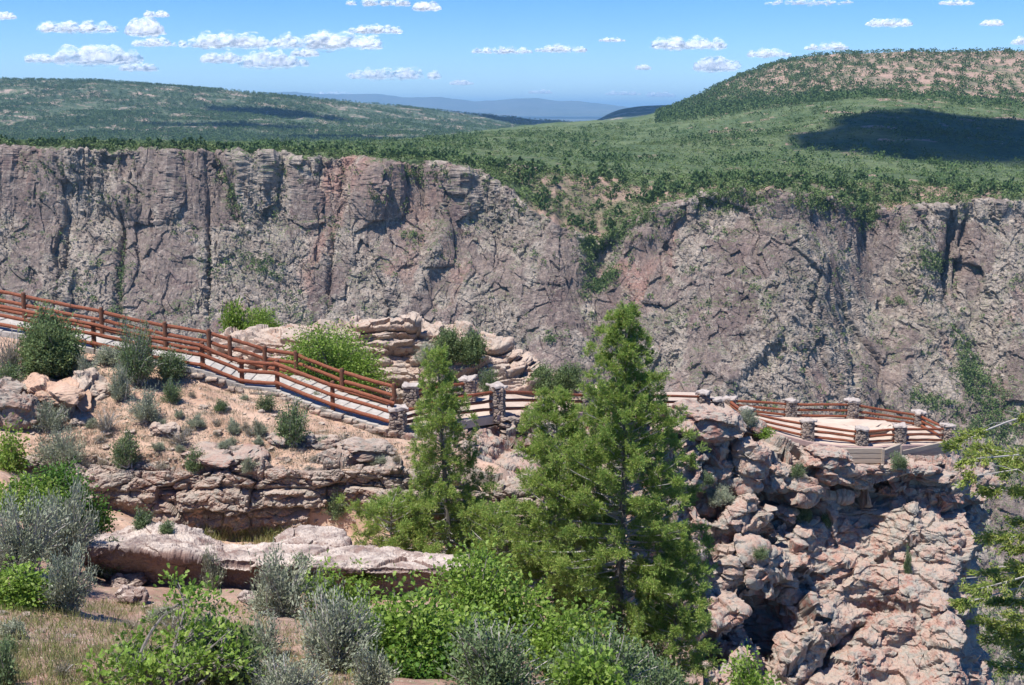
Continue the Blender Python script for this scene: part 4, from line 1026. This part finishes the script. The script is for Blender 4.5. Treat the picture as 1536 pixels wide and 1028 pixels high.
conifer(P(926, 985, 34), (P(930, 460, 34) - P(926, 985, 34))[2] * .98, 2.3, 5, 'tallest bushy conifer in the centre, its tip against the canyon wall', 285, lambda h: np.interp(h, [0, .1, .3, .45, .55, .7, .85, 1], [.72, .9, 1.0, .95, .70, .46, .28, .03]), lean=(.1, 0))
conifer(P(835, 935, 35), (P(838, 592, 35) - P(835, 935, 35))[2], 1.7, 6, 'shorter conifer merging into the left side of the tallest one', 150, lambda h: np.interp(h, [0, .2, .5, .8, 1], [1, 1, .75, .45, .05]))
conifer(P(672, 850, 37), (P(662, 530, 37) - P(672, 850, 37))[2], 1.75, 7, 'narrow-topped conifer in front of the stairway foot', 135, lambda h: np.interp(h, [0, .12, .3, .5, .6, .68, .8, 1], [1.05, 1.15, .72, .40, .58, .36, .22, .03]), lean=(-.2, 0))
conifer(P(590, 850, 36.5), 2.2, 1.5, 8, 'low spreading conifer at the left foot of the narrow-topped one', 46, lambda h: np.interp(h, [0, .5, 1], [1, .9, .3]), dens=.9)
conifer(P(745, 880, 35.5), 2.5, 1.5, 12, 'low conifer between the narrow-topped and the shorter conifer', 50, lambda h: np.interp(h, [0, .5, 1], [1, .8, .2]), dens=.9)
conifer(P(1010, 1080, 33), 5.4, 1.15, 9, 'conifer with drooping sprays at the right foot of the tallest one', 95, lambda h: np.interp(h, [0, .3, .7, 1], [1, 1, .6, .1]))
# near tree at the right edge, its trunk just outside the picture
def edge_tree():
    rng = np.random.default_rng(91); b0 = P(1640, 1250, 15.5); e = empty('pine_tree', b0, 'yellow-green conifer with pale bare limbs reaching in at the right edge', 'tree')
    tr, br, fo = MB(), MB(), MB(); H = max(7.2, (P(1600, 640, 15.5) - b0)[2])
    tr.tube([[0, 0, 0], [.05, 0, H * .5], [0, .1, H * .84]], [.16, .11, .03], 9); tr.build('trunk', M['bark'], e)
    tips = [(1430, 672, 15), (1440, 690, 14.6), (1470, 672, 15.8), (1500, 680, 16), (1452, 715, 15), (1480, 735, 15.5), (1515, 700, 16), (1525, 735, 15), (1500, 810, 15.5), (1480, 805, 15), (1520, 820, 16), (1442, 868, 15), (1460, 885, 14.6), (1445, 905, 15), (1490, 900, 15.4), (1470, 930, 15), (1505, 870, 16), (1500, 950, 15), (1525, 930, 14.8), (1520, 965, 15.6), (1532, 850, 15), (1530, 780, 16), (1495, 850, 16), (1480, 955, 15.4), (1535, 900, 16.4), (1500, 1000, 15), (1535, 990, 15.5)]
    ends = [P(*t_) - b0 for t_ in tips]
    for k_ in range(44):
        h_ = rng.uniform(.28, 1.0); az_ = rng.uniform(-2.2, 2.2); r_ = (1.9 - 1.5 * h_) * rng.uniform(.7, 1.1) + .15
        if abs(az_) > 1.3: r_ = min(r_, .62)
        ends.append(np.array([math.cos(az_) * r_, math.sin(az_) * r_, H * .86 * h_ + .15 * r_]))
    for b in ends:
        a = np.array([0, 0, b[2] + rng.uniform(-.1, .5)]); pts = bez(a, b, rng, .08, 10, -.08)
        br.tube(pts, np.linspace(.026, .006, 10), 5, False); L = np.linalg.norm(b - a); d = (b - a) / L
        for j in range(17):
            s = 1 - rng.random() ** 1.5 * .6; k = s * 9; q = int(min(k, 8)); c0 = pts[q] * (1 - (k - q)) + pts[q + 1] * (k - q)
            dv = d * .8 + np.array([-d[1], d[0], 0]) * rng.uniform(-1, 1) + [0, 0, rng.uniform(-.5, .5)]; dv /= np.linalg.norm(dv); c1 = c0 + dv * rng.uniform(.10, .24)
            br.tube(np.stack([c0, (c0 + c1) / 2, c1]), [.006, .005, .002], 3, False)
            m = 70; u = rng.random((m, 1)); c = c0 * (1 - u) + c1 * u + rng.normal(0, .024, (m, 3)); leaves(fo, c, dv[None] + rng.normal(0, .45, (m, 3)), rng.uniform(.04, .075, m), .32, 'dia', rng)
        for j in range(8):  # bare forked twigs
            s = rng.uniform(.3, .9); k = s * 9; q = int(min(k, 8)); c0 = pts[q]; c1 = c0 + d * rng.uniform(.1, .3) + rng.normal(0, .12, 3); br.tube(bez(c0, c1, rng, .1, 4), [.006, .005, .004, .002], 3, False)
    br.build('branches', M['twig'], e); fo.build('foliage', M['pine'], e)
edge_tree()
print('trees', time.time() - T0)

# ------------------------------------------------------------------ grass (nobody could count it)
def grass(name, region, n, objs, hgt, spread, seed, label):
    rng = np.random.default_rng(seed); mb = MB(); C = []
    for _ in range(n):
        px, py = rng.uniform(region[0], region[2]), rng.uniform(region[1], region[3])
        p = at(px, py, objs)
        if p is not None and vnoise(np.array([[p.x * .8, p.y * .8, 0]]), seed)[0] > -.25: C.append(p)
    C = np.array([c[:] for c in C]); m = 16
    c = np.repeat(C, m, 0) + rng.normal(0, spread, (len(C) * m, 3)) * [1, 1, 0]; A = rng.normal(0, .35, (len(c), 3)) + [0, 0, 1]
    leaves(mb, c - [0, 0, .02], A, rng.uniform(.5, 1.2, len(c)) * hgt, .07, 'dia', rng)
    return set_props(mb.build(name, M['dry' if 'sparse' in label else 'grass']), label, 'grass', None, 'stuff')
grass('grass', (-10, 905, 560, 1040), 1500, [hill], .13, .07, 3, 'thin green and straw grass on the near clay slope')
grass('grass', (60, 560, 640, 712), 3600, [hill], .16, .1, 4, 'sparse dry grass tufts on the sandy slope under the stairway')
grass('grass', (-10, 905, 300, 1040), 520, [hill], .15, .10, 13, 'denser green grass in the lower left corner')
grass('grass', (300, 795, 460, 822), 260, [hill, band], .3, .12, 6, 'bright grass in the hollow behind the long slab')

rng = np.random.default_rng(66); mb = MB(); Vg = [np.array([v.co[:] for v in m.vertices]) for m in BS[:1]]
bm = bmesh.new(); bmesh.ops.create_icosphere(bm, subdivisions=1, radius=1); gv = np.array([v.co[:] for v in bm.verts]); gf = np.array([[v.index for v in f.verts] for f in bm.faces]); bm.free()
for reg, n_, lo_, hi_ in (((40, 560, 640, 712), 2600, .02, .085), ((-10, 890, 620, 1030), 2200, .008, .035), ((100, 690, 760, 800), 500, .03, .1)):
    for _ in range(n_):
        p = at(rng.uniform(reg[0], reg[2]), rng.uniform(reg[1], reg[3]), [hill, band])
        if p is None: continue
        w_ = lo_ * (hi_ / lo_) ** rng.random(); mb.add(gv * (1 + rng.normal(0, .22, (len(gv), 1))) * w_ * rng.uniform(.5, 1.2, 3) * [1, 1, .7] + np.array(p[:]), gf)
set_props(mb.build('gravel', M['tan']), 'broken rock chips littering the slopes', 'gravel', None, 'stuff')
# ------------------------------------------------------------------ far trees and scrub
def ico(sub):
    bm = bmesh.new(); bmesh.ops.create_icosphere(bm, subdivisions=sub, radius=1)
    V = np.array([v.co[:] for v in bm.verts]); Fc = np.array([[v.index for v in f.verts] for f in bm.faces]); bm.free(); return V, Fc
def tuft_template(seed, n=70, cone=False):
    """a small crown made of leaf clumps"""
    rng = np.random.default_rng(seed); mb = MB()
    v = rng.normal(size=(n, 3)); v /= np.linalg.norm(v, axis=1, keepdims=True); v *= rng.uniform(.55, 1, (n, 1)) ** .5
    v[:, 2] = v[:, 2] * .5 + .5
    if cone: v[:, :2] *= (1.12 - v[:, 2:3])
    else: v[:, :2] *= np.sqrt(np.clip(1.15 - v[:, 2:3], 0.05, 1))
    v[:, :2] *= .5
    leaves(mb, v, v * [1, 1, .3] + rng.normal(0, .25, (n, 3)) + [0, 0, .2], rng.uniform(.22, .42, n), .8, 'dia', rng)
    return np.concatenate(mb.V), np.concatenate(mb.F)
TT = [tuft_template(s, 60, s % 3 == 0) for s in range(6)]
TS = [tuft_template(s + 20, 18, False) for s in range(6)]
def scatter_mesh(name, pts, sizes, temps, rng, mat, label, cat, squash=1.0):
    mb = MB()
    k = rng.integers(len(temps), size=len(pts)); a = rng.uniform(0, 6.28, len(pts))
    for t in range(len(temps)):
        m = k == t
        if not m.any(): continue
        V, Fc = temps[t]; c, s = np.cos(a[m])[:, None], np.sin(a[m])[:, None]
        W = np.stack([V[None, :, 0] * c - V[None, :, 1] * s, V[None, :, 0] * s + V[None, :, 1] * c, np.broadcast_to(V[None, :, 2], (m.sum(), len(V))) * squash], -1) * sizes[m][:, None, None] + pts[m][:, None]
        mb.add(W, (Fc[None] + (np.arange(m.sum()) * len(V))[:, None, None]).reshape(-1, Fc.shape[1]))
    return set_props(mb.build(name, mat), label, cat, None, 'stuff')
def sample(G, n, rng, test):
    """n random grid points, accepted by test(px,py,t,rand)"""
    nv, nu = G.shape[:2]; i = rng.integers(0, nv - 1, n); j = rng.integers(0, nu - 1, n)
    f = rng.random((n, 1)); g = rng.random((n, 1)); q = G[i, j] * (1 - f) + G[i + 1, j] * f; q2 = G[i, j + 1] * (1 - f) + G[i + 1, j + 1] * f
    q = q * (1 - g) + q2 * g; px, py = pix(q); m = test(px, py, q, i, j, rng.random(n)); return q[m], px[m], py[m]
rng = np.random.default_rng(77)
trp = tr
clump = lambda q, s, sd: vnoise(q / s, sd) * .6 + vnoise(q / (s * .4), sd + 1) * .4
# right hill face, junipers over pink soil
def t_hill(px, py, q, i, j, r): return (trp[i] > .9) & (trp[i] < 2.35) & (px > 985) & (px < 1600) & (r < .72 + 1.5 * clump(q, 24, 3) - np.clip((px - 1120) / 500, 0, .42))
q, px, py = sample(GP, 120000, rng, t_hill); q = q[:15000]
scatter_mesh('hill_junipers', q, rng.uniform(5, 10, len(q)), TS, rng, M['fartree'], 'dark junipers dotting the pink slope of the right hill', 'trees', .9)
# plateau scrub and bushes
def t_pl(px, py, q, i, j, r): return (trp[i] > 1.9) & (trp[i] < 6.0) & (px > -40) & (px < 1600) & (r < .45 + 1.5 * clump(q, 55, 9)) & ~((trp[i] > 3.7) & (trp[i] < 4.6) & (r > .3)) & ~((px > 780) & (px < 1020) & (trp[i] > 5.0) & (r > .42))
q, px, py = sample(GP, 100000, rng, t_pl); q = q[:38000]
scatter_mesh('scrub', q, rng.uniform(2.2, 5, len(q)), TS, rng, M['farbush'], 'green oak scrub covering the plateau beyond the rim', 'scrub', .6)
def t_pd(px, py, q, i, j, r): return (trp[i] > 2.2) & (trp[i] < 5.1) & (px > 380) & (px < 1600) & ~((px > 780) & (px < 1020) & (trp[i] > 4.9)) & (r < .12 + 1.1 * clump(q, 90, 19))
q, px, py = sample(GP, 34000, rng, t_pd); q = q[:5500]
scatter_mesh('plateau_junipers', q, rng.uniform(4, 7.5, len(q)), TS, rng, M['fartree'], 'dark junipers scattered through the plateau scrub', 'trees', .95)
# left mesa
def t_m(px, py, q, i, j, r): return (i > 12) & (px > -40) & (r < .6 + 1.3 * clump(q, 260, 29) - np.clip((px - 400) / 700, 0, .35) * (i < 120))
q, px, py = sample(GM, 60000, rng, t_m); q = q[:26000]
scatter_mesh('mesa_trees', q, rng.uniform(6.5, 12, len(q)), [t for t in TS], rng, M['fartree'], 'dark woodland speckling the long mesa at left', 'trees', .8)
# rim and slope junipers: the largest 300 are individuals
bigm = [mesh_from('juniper', V, [Fc]) for V, Fc in TT]
for m_ in bigm: m_.materials.append(M['fartree'])
GRs = 0
cand = []
def t_s(px, py, q, i, j, r): return (trp[i] > 4.75) & (trp[i] < 5.97) & (px > -20) & (px < 1560) & ((r < .5) | ((px > 1040) & (px < 1300))) & ~((px > 770) & (px < 1040) & (trp[i] > 5.0) & (r > .8))
q, px, py = sample(GP, 12000, rng, t_s); q = q[:1150]; px = px[:1150]
size = rng.uniform(3.2, 6.8, len(q)) * np.where((px > 770) & (px < 1050), 1, .85)
order = np.argsort(-size)
for n_, k in enumerate(order[:300]):
    o = link('juniper_tree', bigm[n_ % 6], None); s = size[k]; o.location = q[k] - [0, 0, .2]; o.scale = (s, s, s * 1.0); o.rotation_euler = (0, 0, rng.uniform(0, 6.28))
    zone = 'on the rim left of the bushy ravine' if px[k] < 770 else ('on the ravine slope below the rim' if px[k] < 1050 else 'on the rim right of the ravine')
    set_props(o, 'small dark juniper ' + zone, 'tree', 'junipers ' + zone)
r_ = order[300:]
scatter_mesh('rim_shrubs', q[r_], size[r_] * .7, TT, rng, M['farbush'], 'smaller green shrubs filling the rim and the ravine slope', 'shrubs', .8)
# green growth in the gullies and ledges of the canyon wall
def gully(px, py):
    g = 0
    for cx, cy, sx, sy, r, a in [(905, 425, 28, 8, -32, 1), (905, 360, 34, 10, -38, .9), (885, 390, 10, 30, 0, .4), (182, 430, 5, 50, 2, .6), (345, 290, 7, 35, -20, .8), (395, 400, 26, 12, 20, .5), (560, 298, 14, 7, 0, .9), (1395, 395, 22, 14, 30, .8),
                                 (1300, 325, 14, 18, 0, .9), (1450, 545, 12, 40, -18, 1), (1465, 580, 30, 16, 30, .8), (1400, 605, 30, 10, 20, .8), (1495, 690, 50, 60, 0, .6), (1500, 640, 30, 50, 0, .5), (1520, 960, 60, 90, 0, 1.1), (1480, 800, 40, 60, 0, .2), (1250, 300, 60, 14, 0, .4),
                                 (1090, 300, 60, 14, 0, .4), (170, 470, 6, 10, 0, .5), (615, 356, 9, 4, 0, 1), (1135, 435, 6, 4, 0, .8), (940, 330, 60, 40, -30, .18), (150, 300, 30, 8, 0, .15), (1345, 455, 12, 5, 0, .7), (60, 255, 80, 8, 0, .2), (640, 262, 80, 14, 0, .35), (823, 512, 7, 5, 0, 1), (1010, 480, 8, 4, 0, .4)]:
        g = g + a * gauss(px, py, cx, cy, sx, sy, r)
    return g
def t_c(px, py, q, i, j, r): return r < np.minimum(gully(px, py), .9) * .55 + .03 * (clump(q, 20, 3) > .15)
q, px, py = sample(GC, 260000, rng, t_c); q = q[:14000]; print('canyon shrubs', len(q))
scatter_mesh('canyon_shrubs', q + np.array([0, -.4, 0]), rng.uniform(1.4, 3.8, len(q)), TS, rng, M['farbush'], 'green shrubs clinging to gullies and ledges of the canyon wall', 'shrubs', .9)
print('far trees', time.time() - T0)

# ------------------------------------------------------------------ sun, sky, clouds, haze
SUN_EL, SUN_AZ = math.radians(66), math.radians(-128)     # azimuth from +y toward +x
sd = np.array([math.sin(SUN_AZ) * math.cos(SUN_EL), math.cos(SUN_AZ) * math.cos(SUN_EL), math.sin(SUN_EL)])
L = bpy.data.lights.new('Sun', 'SUN'); L.energy = 4.2; L.angle = math.radians(.53); L.color = (1, .96, .9)
lo = bpy.data.objects.new('sun_lamp', L); COL.objects.link(lo); lo.rotation_euler = Vector(-sd).to_track_quat('-Z', 'Y').to_euler()
w = bpy.data.worlds.new('World'); sc.world = w; w.use_nodes = True; nt = w.node_tree
sky = nt.nodes.new('ShaderNodeTexSky'); sky.sky_type = 'NISHITA'; sky.sun_disc = False; sky.sun_elevation = SUN_EL; sky.sun_rotation = SUN_AZ
sky.altitude = 2500; sky.air_density = .9; sky.dust_density = .3; sky.ozone_density = 3.9
bg = nt.nodes['Background']; bg.inputs[1].default_value = .10; hs_ = NN(nt, 'ShaderNodeHueSaturation'); hs_.inputs['Saturation'].default_value = 1.38; hs_.inputs['Hue'].default_value = .511; nt.links.new(sky.outputs[0], hs_.inputs['Color']); nt.links.new(hs_.outputs[0], bg.inputs[0])

def cloud_mat():
    m = bpy.data.materials.new('cloud_vapour'); m.use_nodes = True; nt = m.node_tree; nt.nodes.clear()
    out = nt.nodes.new('ShaderNodeOutputMaterial'); tr_ = nt.nodes.new('ShaderNodeBsdfTransparent')
    d = nt.nodes.new('ShaderNodeBsdfDiffuse'); d.inputs[0].default_value = (.98, .985, 1, 1); t = nt.nodes.new('ShaderNodeBsdfTranslucent'); t.inputs[0].default_value = (.98, .985, 1, 1)
    gn = nt.nodes.new('ShaderNodeNewGeometry'); va = NN(nt, 'ShaderNodeVectorMath', operation='ADD'); nt.links.new(gn.outputs['Normal'], va.inputs[0]); va.inputs[1].default_value = (-1.0, -.6, 3.2)
    vn = NN(nt, 'ShaderNodeVectorMath', operation='NORMALIZE'); nt.links.new(va.outputs[0], vn.inputs[0]); nt.links.new(vn.outputs[0], d.inputs['Normal'])
    mx = nt.nodes.new('ShaderNodeMixShader'); mx.inputs[0].default_value = .3; nt.links.new(d.outputs[0], mx.inputs[1]); nt.links.new(t.outputs[0], mx.inputs[2])
    lw = nt.nodes.new('ShaderNodeLayerWeight'); lw.inputs[0].default_value = .5
    tc = nt.nodes.new('ShaderNodeTexCoord'); n = nt.nodes.new('ShaderNodeTexNoise'); n.inputs['Scale'].default_value = 3.2; n.inputs['Detail'].default_value = 9; n.inputs['Roughness'].default_value = .68; nt.links.new(tc.outputs['Object'], n.inputs['Vector'])
    f = NN(nt, 'ShaderNodeMath', operation='SUBTRACT'); f.inputs[0].default_value = 1.0; nt.links.new(lw.outputs['Facing'], f.inputs[1])
    a = NN(nt, 'ShaderNodeMath', operation='MULTIPLY_ADD'); nt.links.new(n.outputs['Fac'], a.inputs[0]); a.inputs[1].default_value = 3.2; a.inputs[2].default_value = -1.85
    s = NN(nt, 'ShaderNodeMath', operation='ADD'); nt.links.new(f.outputs[0], s.inputs[0]); nt.links.new(a.outputs[0], s.inputs[1])
    r = ramp(nt, s.outputs[0], [(.12, (0, 0, 0)), (1.2, (.66, .66, .66))])
    m2 = nt.nodes.new('ShaderNodeMixShader'); nt.links.new(r, m2.inputs[0]); nt.links.new(tr_.outputs[0], m2.inputs[1]); nt.links.new(mx.outputs[0], m2.inputs[2]); nt.links.new(m2.outputs[0], out.inputs[0])
    return m
M['cloud'] = cloud_mat()
IV, IF = ico(4)
def cloud(c, w, h, seed, label, depth=None, flat=.35):
    rng = np.random.default_rng(seed); mb = MB(); n = max(3, int(2 + w / h * 1.6))
    # puffs fused along the cloud, flat underside
    for k in range(n):
        x = (k + .5) / n * 2 - 1 + rng.normal(0, .08); e = math.sqrt(max(.05, 1 - x * x)); r = (.30 + .6 * e) * rng.uniform(.7, 1.1)
        V = IV * np.array([r * h / w * 1.9, r * .6, r]) ; N = IV
        q = IV * 1.1 + seed + k * 3; d = fbm(q, 5, seed + k, .6) * .5
        V = V * (1 + d)[:, None]; V[:, 2] = np.where(V[:, 2] < 0, V[:, 2] * flat, V[:, 2])
        V = V + [x * .85, rng.normal(0, .2), 0]; mb.add(V, IF)
    o = mb.build('cloud', M['cloud'], smooth=True); o.location = c; o.scale = (w / 2, (depth or w * .5) / 2 * 1.0, h)
    return set_props(o, label, 'cloud', 'fair-weather clouds')
CL = [(115, 38, 105, 20, 'flat white cloud high above the left mesa'), (218, 38, 40, 26, 'ragged small cloud at upper left beside the flat one'), (236, 20, 36, 10, 'thin wisp above the ragged small cloud'),
      (145, 78, 110, 34, 'spread-out soft cloud over the left mesa'), (66, 86, 54, 14, 'small flat cloud at far left near the mesa crest'), (207, 100, 52, 12, 'faint low cloud just above the left mesa'),
      (230, 62, 58, 14, 'small oval cloud between the soft and the long cloud'), (342, 58, 140, 26, 'long puffy cloud at upper left of centre'), (328, 84, 52, 18, 'small cloud under the long puffy one'),
      (497, 58, 155, 28, 'largest puffy cloud left of centre'), (410, 86, 90, 28, 'layered cloud below and left of the largest'), (458, 77, 36, 14, 'little puff between the layered and the largest cloud'), (565, 43, 76, 14, 'flat oval cloud just above the largest one'),
      (590, 108, 130, 20, 'bumpy row cloud above the distant mountains'), (692, 123, 30, 8, 'tiny cloud right of the bumpy row'), (570, 2, 90, 12, 'cloud cut by the top edge at left of centre'), (640, 8, 36, 14, 'wispy scrap at the top edge beside the cut cloud'),
      (754, 74, 84, 12, 'thin slanted cloud at the centre of the sky'), (845, 72, 72, 12, 'thin flat cloud right of the slanted one'), (917, 59, 36, 7, 'tiny flat cloud right of centre'), (811, 137, 34, 7, 'faint puff above the distant mountains'),
      (1030, 62, 104, 22, 'bright dense cloud above the far mesa'), (1073, 94, 54, 22, 'bright round cloud under the dense one'), (1153, 78, 54, 14, 'small bright cloud left of the right hill'), (1242, 69, 64, 12, 'smooth bright oval cloud above the right hill'),
      (1334, 32, 60, 14, 'slanted cloud high over the right hill'), (1488, 33, 30, 10, 'small cloud high at the right'), (1215, 2, 120, 8, 'thin cloud touching the top edge over the right hill'), (1434, 3, 50, 8, 'small cloud touching the top edge at right'),
      (990, 141, 40, 9, 'faint low puff above the far mesa'), (935, 139, 50, 8, 'faint low streak above the mountains at right'), (1532, 60, 20, 12, 'cloud scrap at the right edge'), (6, 22, 34, 13, 'cloud scrap at the left edge'), (965, 100, 18, 8, 'speck of cloud under the dense bright one'), (500, 140, 60, 8, 'faint haze puff over the mountains at left')]
for i, (px, py, w_, h_, l) in enumerate(CL):
    el = (170 - (py + h_ * .3)) / FPX; D = 2600 / max(el, .022); c = P(px, py + h_ * .42, D); s = D / FPX
    cloud(c, w_ * s * 1.22, h_ * s * .9, 500 + i, l)
# overhead clouds that shade the hills
def shade_cloud(px, py, D, w, d, seed, label, H=2600):
    g = P(px, py, D); t = (H - g[2]) / sd[2]; c = g + sd * t
    o = cloud(c, w, 260, seed, label, depth=d); o.data = o.data.copy(); o.data.materials.clear(); o.data.materials.append(M['cloudthick'])
mt = M['cloud'].copy(); mt.name = 'cloud_thick'; M['cloudthick'] = mt
for n in mt.node_tree.nodes:
    if n.type == 'VALTORGB': n.color_ramp.elements[0].position = .0; n.color_ramp.elements[1].position = .5; n.color_ramp.elements[1].color = (.93, .93, .93, 1)
shade_cloud(1640, 222, 1290, 430, 860, 901, 'thick cloud overhead whose shadow lies on the right hill foot')
shade_cloud(428, 168, 4250, 260, 620, 902, 'overhead cloud shading the upper left mesa')
shade_cloud(345, 190, 3600, 260, 200, 905, 'overhead cloud casting the thin streak on the left mesa foot')
shade_cloud(553, 205, 3300, 330, 360, 903, 'overhead cloud shading the foot of the left mesa')
shade_cloud(770, 182, 6400, 900, 1900, 904, 'overhead cloud shading the right end of the left mesa')
shade_cloud(970, 165, 6400, 1000, 1500, 906, 'overhead cloud shading the small far mesa')

bm = bmesh.new(); bmesh.ops.create_cube(bm, size=1); me = bpy.data.meshes.new('haze'); bm.to_mesh(me); bm.free()
hz = link('haze', me, None); hz.scale = (130000, 100000, 1300); hz.location = (0, 49000, 80); hz['kind'] = 'stuff'; hz['label'] = 'thin blue air between the canyon and the distant mountains'; hz['category'] = 'haze'
hm = bpy.data.materials.new('air'); hm.use_nodes = True; nt = hm.node_tree; nt.nodes.clear(); out = nt.nodes.new('ShaderNodeOutputMaterial'); pv = nt.nodes.new('ShaderNodeVolumePrincipled')
pv.inputs['Color'].default_value = (.36, .68, 1.0, 1); pv.inputs['Density'].default_value = 3.9e-5; pv.inputs['Anisotropy'].default_value = 0
nt.links.new(pv.outputs[0], out.inputs['Volume']); me.materials.append(hm)

cam = bpy.data.cameras.new('Camera'); co = bpy.data.objects.new('Camera', cam); COL.objects.link(co); sc.camera = co
cam.sensor_width = 36; cam.lens = FPX / 1536 * 36; cam.clip_start = .2; cam.clip_end = 400000; co.rotation_euler = (math.radians(90) - PITCH, 0, 0)
vs = sc.view_settings; sc.display_settings.display_device = 'sRGB'; vs.view_transform = 'Standard'; vs.look = 'None'; vs.gamma = 1; vs.exposure = .86
sc.render.engine = 'CYCLES'; cy = sc.cycles; cy.max_bounces = 5; cy.diffuse_bounces = 3; cy.transmission_bounces = 2; cy.transparent_max_bounces = 16; cy.volume_bounces = 0; cy.use_denoising = True
cy.use_adaptive_sampling = True; cy.adaptive_threshold = .015; cy.sample_clamp_indirect = 6
sc.render.film_transparent = False
print('done', time.time() - T0)
